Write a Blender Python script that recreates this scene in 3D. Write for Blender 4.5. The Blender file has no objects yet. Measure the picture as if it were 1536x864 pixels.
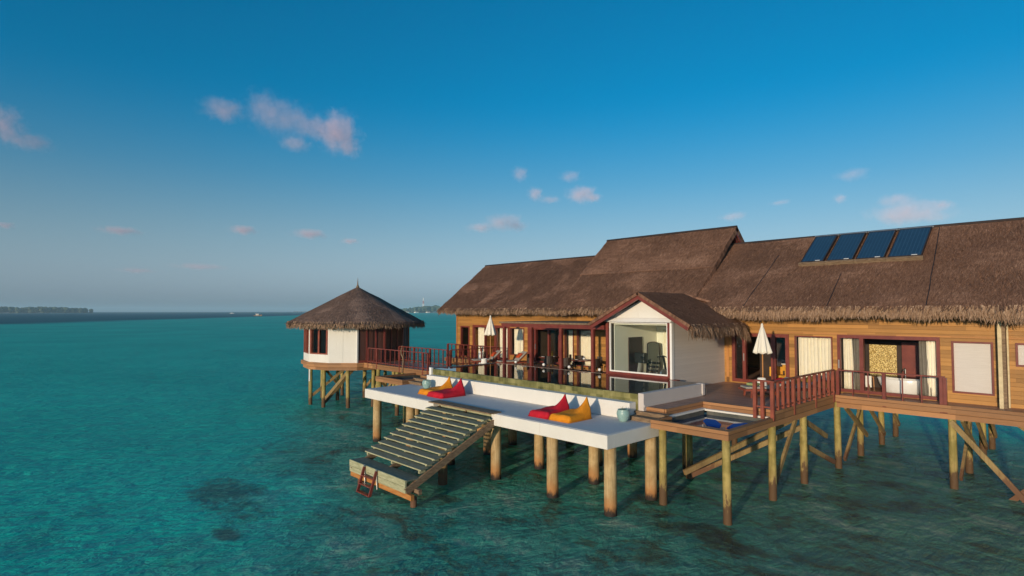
import bpy, bmesh, math, random
from mathutils import Vector, Matrix, noise as mnoise
random.seed(7)
R = math.radians
sc = bpy.context.scene
col = sc.collection

# ------------------------------------------------------------------ camera, sky, sun, exposure
cd = bpy.data.cameras.new("camera")
cd.sensor_width = 36.0
cd.lens = 867.0 / 1536.0 * 36.0
cd.clip_start = 0.1
cd.clip_end = 80000.0
cam = bpy.data.objects.new("camera", cd)
cam.location = (0, 0, 6.2)
cam.rotation_euler = (R(90) + math.atan(35 / 867.0), 0, R(46.7))
col.objects.link(cam)
sc.camera = cam

SUN_EL = 7.0
SUN_DIR = Vector((math.sin(R(15)) * math.cos(R(SUN_EL)), -math.cos(R(15)) * math.cos(R(SUN_EL)), math.sin(R(SUN_EL))))  # towards the sun
world = bpy.data.worlds.new("World")
sc.world = world
world.use_nodes = True
wn = world.node_tree.nodes
wl = world.node_tree.links
wn.clear()
sky = wn.new("ShaderNodeTexSky")
sky.sky_type = 'NISHITA'
sky.sun_disc = False
sky.sun_elevation = R(SUN_EL)
sky.sun_rotation = math.atan2(SUN_DIR.x, SUN_DIR.y)
sky.altitude = 0
sky.air_density = 1.0
sky.dust_density = 0.85
sky.ozone_density = 4.0
wb = wn.new("ShaderNodeBackground")
wb.inputs['Strength'].default_value = 0.14
whs = wn.new("ShaderNodeHueSaturation")
whs.inputs['Hue'].default_value = 0.486
whs.inputs['Saturation'].default_value = 1.3
wo = wn.new("ShaderNodeOutputWorld")
wl.new(sky.outputs[0], whs.inputs['Color'])
# dust low in the sky takes the colour out of it towards the horizon
wtc = wn.new("ShaderNodeTexCoord"); wsp = wn.new("ShaderNodeSeparateXYZ"); wl.new(wtc.outputs['Generated'], wsp.inputs[0])
wmr = wn.new("ShaderNodeMapRange"); wmr.interpolation_type = 'SMOOTHSTEP'
wl.new(wsp.outputs[2], wmr.inputs[0])
wmr.inputs[1].default_value = -0.02; wmr.inputs[2].default_value = 0.36; wmr.inputs[3].default_value = 0.95; wmr.inputs[4].default_value = 0.0
wbw = wn.new("ShaderNodeRGBToBW"); wl.new(sky.outputs[0], wbw.inputs[0])
wti = wn.new("ShaderNodeMix"); wti.data_type = 'RGBA'; wti.blend_type = 'MULTIPLY'; wti.inputs[0].default_value = 1.0
wl.new(wbw.outputs[0], wti.inputs[6]); wti.inputs[7].default_value = (0.87, 1.14, 1.40, 1)
wmx = wn.new("ShaderNodeMix"); wmx.data_type = 'RGBA'
wl.new(wmr.outputs[0], wmx.inputs[0]); wl.new(whs.outputs[0], wmx.inputs[6]); wl.new(wti.outputs[2], wmx.inputs[7])
wl.new(wmx.outputs[2], wb.inputs[0])
wl.new(wb.outputs[0], wo.inputs[0])

sd = bpy.data.lights.new("sun", 'SUN')
sd.energy = 2.95
sd.angle = R(1.2)
sd.color = (1.0, 0.80, 0.56)
sun = bpy.data.objects.new("sun", sd)
sun.rotation_euler = SUN_DIR.to_track_quat('Z', 'Y').to_euler()
sun.location = (0, -20, 30)
col.objects.link(sun)

sc.view_settings.view_transform = 'Standard'
sc.view_settings.look = 'None'
sc.view_settings.exposure = 0.32
sc.view_settings.gamma = 1.0
sc.view_settings.use_curve_mapping = False
sc.render.engine = 'CYCLES'
sc.cycles.use_denoising = True
sc.cycles.max_bounces = 8
sc.cycles.transparent_max_bounces = 16
sc.cycles.volume_bounces = 3
sc.cycles.caustics_reflective = False
sc.cycles.caustics_refractive = False

# ------------------------------------------------------------------ object helpers
ORG = {}


def tag(o, label=None, cat=None, group=None, kind=None):
    if label: o["label"] = label
    if cat: o["category"] = cat
    if group: o["group"] = group
    if kind: o["kind"] = kind
    return o


def thing(name, label, cat, loc=(0, 0, 0), group=None, rz=0.0):
    o = bpy.data.objects.new(name, None)
    o.empty_display_size = 0.2
    o.location = loc
    o.rotation_euler = (0, 0, rz)
    col.objects.link(o)
    ORG[o.name] = Vector(loc)
    tag(o, label, cat, group)
    return o


def copy_tree(o, parent=None):
    c = o.copy()
    col.objects.link(c)
    if parent is not None:
        c.parent = parent
        c.matrix_parent_inverse = o.matrix_parent_inverse.copy()
    for ch in list(o.children):
        copy_tree(ch, c)
    return c


class MB:
    def __init__(self):
        self.v = []
        self.f = []
        self.uv = []      # per face list of uv or None
        self.has_uv = False

    def add(self, vs, fs, uvs=None):
        n = len(self.v)
        self.v.extend([tuple(p) for p in vs])
        for i, f in enumerate(fs):
            self.f.append(tuple(n + k for k in f))
            self.uv.append(uvs[i] if uvs else None)
        if uvs: self.has_uv = True
        return self

    def box(self, x0, x1, y0, y1, z0, z1):
        vs = [(x0, y0, z0), (x1, y0, z0), (x1, y1, z0), (x0, y1, z0), (x0, y0, z1), (x1, y0, z1), (x1, y1, z1), (x0, y1, z1)]
        return self.add(vs, [(3, 2, 1, 0), (4, 5, 6, 7), (0, 1, 5, 4), (1, 2, 6, 5), (2, 3, 7, 6), (3, 0, 4, 7)])

    def beam(self, p, q, w, h, up=(0, 0, 1)):
        p = Vector(p); q = Vector(q)
        d = (q - p).normalized()
        s = d.cross(Vector(up))
        if s.length < 1e-5: s = d.cross(Vector((0, 1, 0)))
        s.normalize()
        u = s.cross(d)
        vs = []
        for e in (p, q):
            for a, b in ((-1, -1), (1, -1), (1, 1), (-1, 1)):
                vs.append(e + s * (a * w / 2) + u * (b * h / 2))
        return self.add(vs, [(0, 1, 2, 3), (7, 6, 5, 4), (0, 4, 5, 1), (1, 5, 6, 2), (2, 6, 7, 3), (3, 7, 4, 0)])

    def tube(self, pts, rads, n=12, cap=True):
        pts = [Vector(p) for p in pts]
        rings = []
        vs = []
        prev = None
        for i, p in enumerate(pts):
            a = pts[max(i - 1, 0)]
            b = pts[min(i + 1, len(pts) - 1)]
            d = (b - a).normalized()
            s = d.cross(Vector((0, 0, 1))) if prev is None else prev - d * prev.dot(d)
            if s.length < 1e-4: s = d.cross(Vector((0, 1, 0)))
            s.normalize(); prev = s
            t = d.cross(s)
            r = rads[i] if hasattr(rads, '__len__') else rads
            rings.append(range(len(vs), len(vs) + n))
            for k in range(n):
                an = 2 * math.pi * k / n
                vs.append(p + s * (r * math.cos(an)) + t * (r * math.sin(an)))
        fs = []
        for i in range(len(pts) - 1):
            for k in range(n):
                a = i * n + k; b = i * n + (k + 1) % n
                fs.append((a, b, b + n, a + n))
        if cap:
            fs.append(tuple(reversed(range(n))))
            fs.append(tuple(range((len(pts) - 1) * n, len(pts) * n)))
        return self.add(vs, fs)

    def lathe(self, prof, c=(0, 0, 0), n=24):
        vs = []; fs = []
        m = len(prof)
        for k in range(n):
            an = 2 * math.pi * k / n
            for r, z in prof:
                vs.append((c[0] + r * math.cos(an), c[1] + r * math.sin(an), c[2] + z))
        for k in range(n):
            for j in range(m - 1):
                a = k * m + j; b = ((k + 1) % n) * m + j
                fs.append((a, b, b + 1, a + 1))
        return self.add(vs, fs)

    def prism(self, poly, z0, z1):
        n = len(poly)
        vs = [(x, y, z0) for x, y in poly] + [(x, y, z1) for x, y in poly]
        fs = [tuple(reversed(range(n))), tuple(range(n, 2 * n))]
        for i in range(n):
            j = (i + 1) % n
            fs.append((i, j, j + n, i + n))
        return self.add(vs, fs)

    def prismY(self, poly, y0, y1):     # poly in x,z
        n = len(poly)
        vs = [(x, y0, z) for x, z in poly] + [(x, y1, z) for x, z in poly]
        fs = [tuple(range(n)), tuple(reversed(range(n, 2 * n)))]
        for i in range(n):
            j = (i + 1) % n
            fs.append((j, i, i + n, j + n))
        return self.add(vs, fs)

    def prismX(self, poly, x0, x1):     # poly in y,z
        n = len(poly)
        vs = [(x0, y, z) for y, z in poly] + [(x1, y, z) for y, z in poly]
        fs = [tuple(reversed(range(n))), tuple(range(n, 2 * n))]
        for i in range(n):
            j = (i + 1) % n
            fs.append((i, j, j + n, i + n))
        return self.add(vs, fs)

    def build(self, name, mat, parent=None, smooth=False, bevel=0.0, kind=None, label=None, cat=None, group=None, origin=None):
        if parent is not None:
            o0 = ORG[parent.name]
        elif origin is not None:
            o0 = Vector(origin)
        else:
            xs = [p[0] for p in self.v]; ys = [p[1] for p in self.v]; zs = [p[2] for p in self.v]
            o0 = Vector(((min(xs) + max(xs)) / 2, (min(ys) + max(ys)) / 2, min(zs)))
        me = bpy.data.meshes.new(name)
        me.from_pydata([tuple(Vector(p) - o0) for p in self.v], [], self.f)
        if self.has_uv:
            ul = me.uv_layers.new(name="UVMap")
            k = 0
            for i, f in enumerate(self.f):
                for j in range(len(f)):
                    if self.uv[i]: ul.data[k].uv = self.uv[i][j]
                    k += 1
        me.update()
        bm = bmesh.new(); bm.from_mesh(me)
        if not self.has_uv:
            bmesh.ops.recalc_face_normals(bm, faces=bm.faces)
        bm.to_mesh(me); bm.free()
        if smooth:
            for p in me.polygons: p.use_smooth = True
        me.materials.append(mat)
        o = bpy.data.objects.new(name, me)
        col.objects.link(o)
        if parent is not None:
            o.parent = parent
        else:
            o.location = o0
        ORG[o.name] = o0
        if bevel:
            m = o.modifiers.new("bevel", 'BEVEL')
            m.width = bevel; m.segments = 2; m.limit_method = 'ANGLE'
        tag(o, label, cat, group, kind)
        return o


# ------------------------------------------------------------------ materials
class NT:
    def __init__(self, name):
        self.m = bpy.data.materials.new(name)
        self.m.use_nodes = True
        self.t = self.m.node_tree
        self.t.nodes.clear()
        self.out = self.n("ShaderNodeOutputMaterial")

    def n(self, ty, **kw):
        x = self.t.nodes.new(ty)
        for k, v in kw.items(): setattr(x, k, v)
        return x

    def l(self, a, b): self.t.links.new(a, b)

    def val(self, sock, v):
        if isinstance(v, bpy.types.NodeSocket): self.l(v, sock)
        else:
            if hasattr(sock.default_value, '__len__') and not hasattr(v, '__len__'): v = (v, v, v)
            if sock.type == 'RGBA' and len(v) == 3: v = (*v, 1)
            sock.default_value = v

    def pos(self): return self.n("ShaderNodeNewGeometry").outputs['Position']

    def obj(self): return self.n("ShaderNodeTexCoord").outputs['Object']

    def uv(self): return self.n("ShaderNodeTexCoord").outputs['UV']

    def math(self, op, a, b=0.0, c=0.0, clamp=False):
        x = self.n("ShaderNodeMath", operation=op, use_clamp=clamp)
        self.val(x.inputs[0], a); self.val(x.inputs[1], b); self.val(x.inputs[2], c)
        return x.outputs[0]

    def vmul(self, v, s):
        x = self.n("ShaderNodeVectorMath", operation='MULTIPLY')
        self.l(v, x.inputs[0]); x.inputs[1].default_value = s
        return x.outputs[0]

    def vadd(self, v, s):
        x = self.n("ShaderNodeVectorMath", operation='ADD')
        self.l(v, x.inputs[0]); self.val(x.inputs[1], s)
        return x.outputs[0]

    def sep(self, v):
        x = self.n("ShaderNodeSeparateXYZ"); self.l(v, x.inputs[0]); return x.outputs

    def comb(self, a, b, c):
        x = self.n("ShaderNodeCombineXYZ")
        self.val(x.inputs[0], a); self.val(x.inputs[1], b); self.val(x.inputs[2], c)
        return x.outputs[0]

    def noise(self, v, scale=1.0, detail=3.0, rough=0.55, dist=0.0):
        x = self.n("ShaderNodeTexNoise")
        self.l(v, x.inputs['Vector']); x.inputs['Scale'].default_value = scale
        x.inputs['Detail'].default_value = detail; x.inputs['Roughness'].default_value = rough
        x.inputs['Distortion'].default_value = dist
        return x.outputs['Fac']

    def white(self, v):
        x = self.n("ShaderNodeTexWhiteNoise", noise_dimensions='3D'); self.l(v, x.inputs['Vector']); return x.outputs['Value']

    def ramp(self, f, stops, interp='LINEAR'):
        x = self.n("ShaderNodeValToRGB"); self.l(f, x.inputs[0])
        cr = x.color_ramp; cr.interpolation = interp
        while len(cr.elements) < len(stops): cr.elements.new(0.5)
        for e, (p, c) in zip(cr.elements, stops):
            e.position = p
            e.color = (c, c, c, 1) if not hasattr(c, '__len__') else (*c, 1)
        return x.outputs[0]

    def mix(self, f, a, b, mode='MIX'):
        x = self.n("ShaderNodeMix", data_type='RGBA', blend_type=mode)
        self.val(x.inputs[0], f); self.val(x.inputs[6], a); self.val(x.inputs[7], b)
        return x.outputs[2]

    def smooth(self, v, a, b):
        x = self.n("ShaderNodeMapRange", interpolation_type='SMOOTHSTEP')
        self.val(x.inputs[0], v); x.inputs[1].default_value = a; x.inputs[2].default_value = b
        return x.outputs[0]

    def bump(self, h, strength=0.5, dist=0.02, normal=None):
        x = self.n("ShaderNodeBump"); self.l(h, x.inputs['Height'])
        x.inputs['Strength'].default_value = strength; x.inputs['Distance'].default_value = dist
        if normal is not None: self.l(normal, x.inputs['Normal'])
        return x.outputs[0]

    def bsdf(self, color, rough=0.6, normal=None, spec=0.5, **kw):
        b = self.n("ShaderNodeBsdfPrincipled")
        self.val(b.inputs['Base Color'], color); self.val(b.inputs['Roughness'], rough)
        b.inputs['Specular IOR Level'].default_value = spec
        for k, v in kw.items(): self.val(b.inputs[k], v)
        if normal is not None: self.l(normal, b.inputs['Normal'])
        return b.outputs[0]

    def done(self, sh, vol=None):
        if sh is not None: self.l(sh, self.out.inputs[0])
        if vol is not None: self.l(vol, self.out.inputs[1])
        return self.m


def sc3(c, k): return tuple(min(1, x * k) for x in c)


def m_planks(name, c, h=0.14, seg=2.4, axis='z', rough=0.55, var=0.45, joint=0.75):
    """timber boards: each board and each length of it has its own tone, dark joints, fine grain"""
    t = NT(name); p = t.pos(); s = t.sep(p)
    if axis == 'z': across, along = s[2], t.math('ADD', s[0], s[1])
    elif axis == 'y': across, along = s[1], s[0]
    else: across, along = s[0], s[1]
    bi = t.math('DIVIDE', across, h)
    bf = t.math('FLOOR', bi)
    fr = t.math('FRACT', bi)
    off = t.white(t.comb(bf, 3.1, 7.7))
    si = t.math('FLOOR', t.math('ADD', t.math('DIVIDE', along, seg), t.math('MULTIPLY', off, 5.0)))
    tone = t.white(t.comb(bf, si, 1.3))
    grain = t.noise(t.comb(t.math('MULTIPLY', along, 2.0), t.math('MULTIPLY', across, 45.0), tone), 1.0, 4, 0.6)
    blot = t.noise(p, 0.9, 4, 0.6)
    f = t.math('ADD', t.math('MULTIPLY', tone, 0.55), t.math('ADD', t.math('MULTIPLY', grain, 0.35), t.math('MULTIPLY', blot, 0.42)))
    colr = t.ramp(f, [(0.22, sc3(c, 1 - var)), (0.6, c), (1.0, sc3(c, 1 + var))])
    gap = t.math('LESS_THAN', t.math('ABSOLUTE', t.math('SUBTRACT', fr, 0.5)), 0.455)
    colr = t.mix(t.math('MULTIPLY', t.math('SUBTRACT', 1.0, gap), joint), colr, sc3(c, 0.22))
    nb = t.bump(t.math('ADD', gap, t.math('MULTIPLY', grain, 0.25)), 0.5, 0.012)
    return t.done(t.bsdf(colr, rough, nb, 0.35))


def m_noise(name, c1, c2, scale=3.0, rough=0.6, detail=5, bump=0.15, bscale=40, spec=0.4, stretch=(1, 1, 1), space='pos', **kw):
    t = NT(name); p = t.pos() if space == 'pos' else t.obj()
    q = t.vmul(p, stretch)
    f = t.noise(q, scale, detail, 0.6)
    colr = t.ramp(f, [(0.3, c1), (0.7, c2)])
    nb = t.bump(t.noise(q, bscale, 3), bump, 0.01)
    return t.done(t.bsdf(colr, rough, nb, spec, **kw))


def m_plaster(name, c, dirt=(0.30, 0.26, 0.2), amt=0.5):
    t = NT(name); p = t.pos()
    streak = t.noise(t.vmul(p, (5, 5, 0.5)), 1.0, 5, 0.65)
    blot = t.noise(p, 1.3, 5, 0.6)
    f = t.math('MULTIPLY', t.smooth(streak, 0.5, 0.8), t.smooth(blot, 0.42, 0.7))
    colr = t.mix(t.math('MULTIPLY', f, amt), t.ramp(blot, [(0.3, sc3(c, 0.93)), (0.7, c)]), dirt)
    nb = t.bump(t.noise(p, 30, 4), 0.12, 0.01)
    return t.done(t.bsdf(colr, 0.75, nb, 0.25))


def m_pile(name, base, alt, wet, zwet, zamp=0.25, rust=None, zr=1.0):
    """post in the sea: dry upper part, tide-stained band, dark weed-covered foot"""
    t = NT(name); p = t.pos(); s = t.sep(p)
    grain = t.noise(t.vmul(p, (16, 16, 1.2)), 1.0, 5, 0.65)
    blot = t.noise(p, 2.2, 5, 0.65)
    colr = t.mix(t.smooth(blot, 0.35, 0.65), base, alt)
    colr = t.mix(t.math('MULTIPLY', t.smooth(grain, 0.45, 0.72), 0.55), colr, sc3(alt, 0.4))
    zz = t.math('ADD', s[2], t.math('MULTIPLY', t.math('SUBTRACT', t.noise(t.vmul(p, (2.2, 2.2, 0.8)), 3.0, 6, 0.75), 0.5), zamp * 5))
    if rust is not None:
        colr = t.mix(t.math('MULTIPLY', t.math('SUBTRACT', 1.0, t.smooth(zz, zr * 0.3, zr * 1.5)), 0.8), colr, rust)
    colr = t.mix(t.math('SUBTRACT', 1.0, t.smooth(zz, zwet - 0.12, zwet + 0.12)), colr, wet)
    nb = t.bump(t.math('ADD', grain, blot), 0.4, 0.02)
    return t.done(t.bsdf(colr, 0.75, nb, 0.3))


def m_thatch(name, dark, mid, light, rough=0.9):
    t = NT(name); u = t.uv()
    f1 = t.noise(t.vmul(u, (28, 3.2, 1)), 1.0, 4, 0.7)
    f2 = t.noise(t.vmul(u, (11, 4.5, 1)), 1.0, 5, 0.75)
    big = t.noise(t.vmul(u, (0.45, 0.6, 1)), 1.0, 5, 0.6, 0.6)
    f = t.math('ADD', t.math('MULTIPLY', f1, 0.5), t.math('ADD', t.math('MULTIPLY', f2, 0.35), t.math('MULTIPLY', t.math('SUBTRACT', big, 0.5), 0.26)))
    colr = t.ramp(f, [(0.26, dark), (0.44, mid), (0.64, light)])
    sv = t.sep(u)
    rows = t.math('FRACT', t.math('ADD', t.math('MULTIPLY', sv[1], 3.2), t.math('MULTIPLY', f2, 0.9)))
    nb = t.bump(t.math('ADD', t.math('ADD', f1, f2), t.math('MULTIPLY', rows, 0.5)), 0.9, 0.05)
    return t.done(t.bsdf(colr, rough, nb, 0.1))


def m_plain(name, c, rough=0.5, spec=0.4, var=0.15, **kw):
    t = NT(name)
    f = t.noise(t.obj(), 6, 4, 0.6)
    colr = t.ramp(f, [(0.3, sc3(c, 1 - var)), (0.7, sc3(c, 1 + var))])
    return t.done(t.bsdf(colr, rough, None, spec, **kw))


def m_cloth(name, c, fold=None, trans=0.0, var=0.12):
    t = NT(name); p = t.obj()
    f = t.noise(p, 5, 4, 0.6)
    colr = t.ramp(f, [(0.3, sc3(c, 1 - var)), (0.7, sc3(c, 1 + var))])
    nb = t.bump(t.noise(p, 160, 2), 0.2, 0.004)
    return t.done(t.bsdf(colr, 0.85, nb, 0.15))


def m_glass(name, tint=(0.9, 0.95, 0.93), refl=1.0):
    t = NT(name)
    ge = t.n("ShaderNodeNewGeometry")
    dt = t.n("ShaderNodeVectorMath", operation='DOT_PRODUCT')
    t.l(ge.outputs['Incoming'], dt.inputs[0]); t.l(ge.outputs['Normal'], dt.inputs[1])
    c = t.math('SUBTRACT', 1.0, t.math('ABSOLUTE', dt.outputs['Value']))
    f = t.math('ADD', 0.05, t.math('MULTIPLY', t.math('POWER', c, 5.0), 0.9))
    f = t.math('MULTIPLY', t.math('MULTIPLY', f, refl), t.math('SUBTRACT', 1.0, ge.outputs['Backfacing']))
    g = t.n("ShaderNodeBsdfGlossy"); g.inputs['Roughness'].default_value = 0.02
    tr = t.n("ShaderNodeBsdfTransparent"); tr.inputs[0].default_value = (*tint, 1)
    mx = t.n("ShaderNodeMixShader")
    t.l(f, mx.inputs[0]); t.l(tr.outputs[0], mx.inputs[1]); t.l(g.outputs[0], mx.inputs[2])
    return t.done(mx.outputs[0])


M = {}
M['teak'] = m_planks("teak_boards", (0.37, 0.18, 0.048), 0.145, 3.1, 'z', 0.5, 0.44, 0.45)
M['teak_side'] = m_planks("teak_trim", (0.40, 0.18, 0.055), 3.0, 1.7, 'z', 0.55, 0.3)
M['deck'] = m_planks("deck_boards", (0.36, 0.20, 0.145), 0.115, 2.6, 'y', 0.45, 0.35)
M['deck_x'] = m_planks("deck_boards_across", (0.36, 0.20, 0.145), 0.115, 2.6, 'x', 0.45, 0.35)
M['fascia'] = m_planks("fascia_timber", (0.34, 0.165, 0.07), 0.2, 2.9, 'z', 0.6, 0.4)
M['old_timber'] = m_noise("weathered_timber", (0.13, 0.085, 0.055), (0.30, 0.21, 0.13), 5, 0.8, 6, 0.4, 30, 0.2, (1, 1, 4))
M['step'] = m_noise("step_timber", (0.10, 0.115, 0.085), (0.22, 0.23, 0.175), 4, 0.75, 6, 0.3, 30, 0.25, (1, 8, 8))
M['step_pale'] = m_noise("landing_timber", (0.27, 0.27, 0.15), (0.50, 0.48, 0.31), 3, 0.7, 6, 0.3, 30, 0.25, (1, 5, 5))
M['rust_timber'] = m_noise("rust_stained_timber", (0.36, 0.13, 0.03), (0.52, 0.25, 0.08), 3, 0.7, 6, 0.3, 30, 0.25, (1, 5, 5))
M['red'] = m_noise("red_stained_timber", (0.14, 0.027, 0.021), (0.215, 0.048, 0.033), 3, 0.4, 5, 0.12, 30, 0.45, (1, 1, 1))
M['redrail'] = m_noise("red_rail_timber", (0.17, 0.038, 0.024), (0.31, 0.078, 0.042), 3, 0.45, 5, 0.12, 30, 0.45)
M['white'] = m_plaster("white_plaster", (0.76, 0.73, 0.67), (0.36, 0.28, 0.2), 0.38)
M['whitewall'] = m_planks("white_boarding", (0.60, 0.55, 0.50), 0.13, 40, 'z', 0.6, 0.05, 0.12)
M['sidewhite'] = m_plaster("shaded_white_plaster", (0.60, 0.54, 0.50), (0.30, 0.24, 0.2), 0.35)  # white plaster with the side's shade put into its colour, plus stains
M['whitepaint'] = m_plain("white_paint", (0.82, 0.80, 0.76), 0.5, 0.4, 0.04)
M['topgrey'] = m_plaster("shaded_white_floor", (0.60, 0.59, 0.58), (0.22, 0.21, 0.2), 0.5)  # grey of the grazing light put into the floor colour, dirt patches over it
M['pillar'] = m_pile("concrete_pillar", (0.54, 0.39, 0.20), (0.40, 0.26, 0.115), (0.03, 0.022, 0.018), 0.2, 0.12, (0.42, 0.17, 0.05), 0.55)
M['pile'] = m_pile("timber_pile", (0.44, 0.34, 0.115), (0.25, 0.20, 0.055), (0.11, 0.062, 0.03), 0.62, 0.42, (0.30, 0.20, 0.08), 0.9)
M['brace'] = m_pile("timber_brace", (0.34, 0.24, 0.10), (0.24, 0.16, 0.07), (0.15, 0.075, 0.04), 0.6, 0.25, (0.28, 0.16, 0.07), 0.8)
M['thatch'] = m_thatch("thatch", (0.06, 0.030, 0.020), (0.225, 0.119, 0.077), (0.50, 0.30, 0.20))
M['thatch2'] = m_thatch("weathered_thatch", (0.09, 0.055, 0.042), (0.26, 0.165, 0.125), (0.46, 0.32, 0.24))
M['fringe'] = m_thatch("thatch_fringe", (0.13, 0.075, 0.045), (0.36, 0.23, 0.15), (0.62, 0.44, 0.30))
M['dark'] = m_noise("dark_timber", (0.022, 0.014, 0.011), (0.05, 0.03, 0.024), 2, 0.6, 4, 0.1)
M['darkwood'] = m_planks("dark_door_boards", (0.075, 0.032, 0.024), 0.35, 9, 'x', 0.5, 0.4)
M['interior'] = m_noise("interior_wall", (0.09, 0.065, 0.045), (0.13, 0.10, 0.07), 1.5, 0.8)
M['curtain'] = m_cloth("cream_curtain", (0.88, 0.82, 0.66), var=0.05)
M['grey_curtain'] = m_cloth("grey_curtain", (0.20, 0.18, 0.15))
M['blind'] = m_noise("pale_blind", (0.60, 0.55, 0.50), (0.66, 0.61, 0.56), 2.5, 0.8, 4, 0.15, 30, 0.2, (1, 1, 18))
M['glass'] = m_glass("window_glass", (0.98, 0.98, 0.97))
M['galglass'] = m_glass("gallery_glass", (0.96, 0.98, 0.96))
M['canvas'] = m_cloth("cream_canvas", (0.80, 0.74, 0.62), var=0.05)
def m_bag(name, c):
    t = NT(name); p = t.obj()
    f = t.noise(p, 2.5, 4, 0.6)
    colr = t.ramp(f, [(0.3, sc3(c, 0.82)), (0.7, sc3(c, 1.12))])
    wr = t.noise(t.vmul(p, (1.0, 2.2, 1.6)), 3.4, 4, 0.55, 1.6)
    nb = t.bump(t.math('ADD', wr, t.math('MULTIPLY', t.noise(p, 120, 2), 0.04)), 0.4, 0.05)
    return t.done(t.bsdf(colr, 0.8, nb, 0.2))


M['red_bag'] = m_bag("red_fabric", (0.52, 0.014, 0.03))
M['orange_bag'] = m_bag("orange_fabric", (0.74, 0.26, 0.014))
M['cushion_grey'] = m_cloth("grey_cushion", (0.36, 0.32, 0.27))
M['cushion_red'] = m_cloth("orange_red_cushion", (0.48, 0.07, 0.02))
M['towel'] = m_cloth("green_towel", (0.26, 0.31, 0.13))
M['yellow'] = m_cloth("yellow_cushion", (0.72, 0.36, 0.05))
M['blue'] = m_cloth("blue_mat", (0.012, 0.12, 0.42))
M['pot'] = m_noise("aqua_glaze", (0.22, 0.36, 0.34), (0.30, 0.44, 0.40), 5, 0.35, 4, 0.08, 20, 0.5, space='obj')
M['soil'] = m_plain("soil", (0.05, 0.035, 0.025), 0.9, 0.1)
M['leaf'] = m_plain("leaf", (0.06, 0.08, 0.03), 0.6, 0.3)
M['metal'] = m_plain("steel", (0.45, 0.45, 0.44), 0.35, 0.5, 0.05, Metallic=0.8)
M['black'] = m_plain("black_plastic", (0.015, 0.016, 0.018), 0.45, 0.4)
M['wicker'] = m_noise("dark_wicker", (0.02, 0.014, 0.012), (0.055, 0.035, 0.026), 40, 0.6, 3, 0.4, 60, space='obj')
M['shade'] = m_cloth("white_shade", (0.80, 0.78, 0.72), var=0.03)
M['porcelain'] = m_plain("porcelain", (0.80, 0.79, 0.75), 0.2, 0.5, 0.03)
M['globe'] = m_plain("frosted_globe", (0.82, 0.80, 0.76), 0.25, 0.5, 0.02)


def m_tile():
    t = NT("mossy_green_tile"); p = t.pos(); s = t.sep(p)
    st = t.noise(t.vmul(p, (3.5, 3.5, 0.6)), 1.0, 5, 0.65)
    bl = t.noise(p, 1.1, 4, 0.6)
    ti = t.white(t.comb(t.math('FLOOR', t.math('DIVIDE', s[0], 0.30)), t.math('FLOOR', t.math('DIVIDE', s[2], 0.15)), 2.0))
    f = t.math('ADD', t.math('MULTIPLY', st, 0.6), t.math('ADD', t.math('MULTIPLY', bl, 0.35), t.math('MULTIPLY', ti, 0.2)))
    c = t.ramp(f, [(0.34, (0.045, 0.05, 0.018)), (0.55, (0.16, 0.15, 0.05)), (0.74, (0.30, 0.27, 0.11))])
    return t.done(t.bsdf(c, 0.25, t.bump(st, 0.1, 0.01), 0.5))


def m_gold():
    t = NT("gold_mosaic"); p = t.pos()
    v = t.n("ShaderNodeTexVoronoi"); v.inputs['Scale'].default_value = 42
    t.l(p, v.inputs['Vector'])
    w = t.white(v.outputs['Position'])
    c = t.ramp(w, [(0.0, (0.10, 0.05, 0.01)), (0.45, (0.45, 0.30, 0.07)), (1.0, (0.95, 0.80, 0.38))])
    return t.done(t.bsdf(c, 0.4, None, 0.5))


def m_solar():
    t = NT("solar_glass"); p = t.obj(); s = t.sep(p)
    fr = t.math('FRACT', t.math('DIVIDE', s[0], 0.135))
    ln = t.math('LESS_THAN', t.math('ABSOLUTE', t.math('SUBTRACT', fr, 0.5)), 0.09)
    c = t.mix(ln, t.ramp(t.noise(p, 3, 3), [(0.3, (0.014, 0.042, 0.085)), (0.7, (0.02, 0.055, 0.105))]), (0.04, 0.095, 0.16))
    return t.done(t.bsdf(c, 0.3, None, 0.5))


M['tile'] = m_tile()
M['gold'] = m_gold()
M['solar'] = m_solar()


def m_water_body(name, color, rough=0.03, bs=0.2, scale=2.0):
    t = NT(name); p = t.pos()
    h = t.noise(t.vmul(p, (1, 1.6, 1)), scale, 3, 0.5)
    b = t.bump(h, bs, 0.03)
    return t.done(t.bsdf(color, rough, b, 0.5, IOR=1.33))


M['poolwater'] = m_water_body("pool_water", (0.012, 0.022, 0.016), 0.015, 0.06, 1.2)
M['tubwater'] = m_water_body("tub_water", (0.008, 0.05, 0.10), 0.02, 0.06, 2.0)


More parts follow.
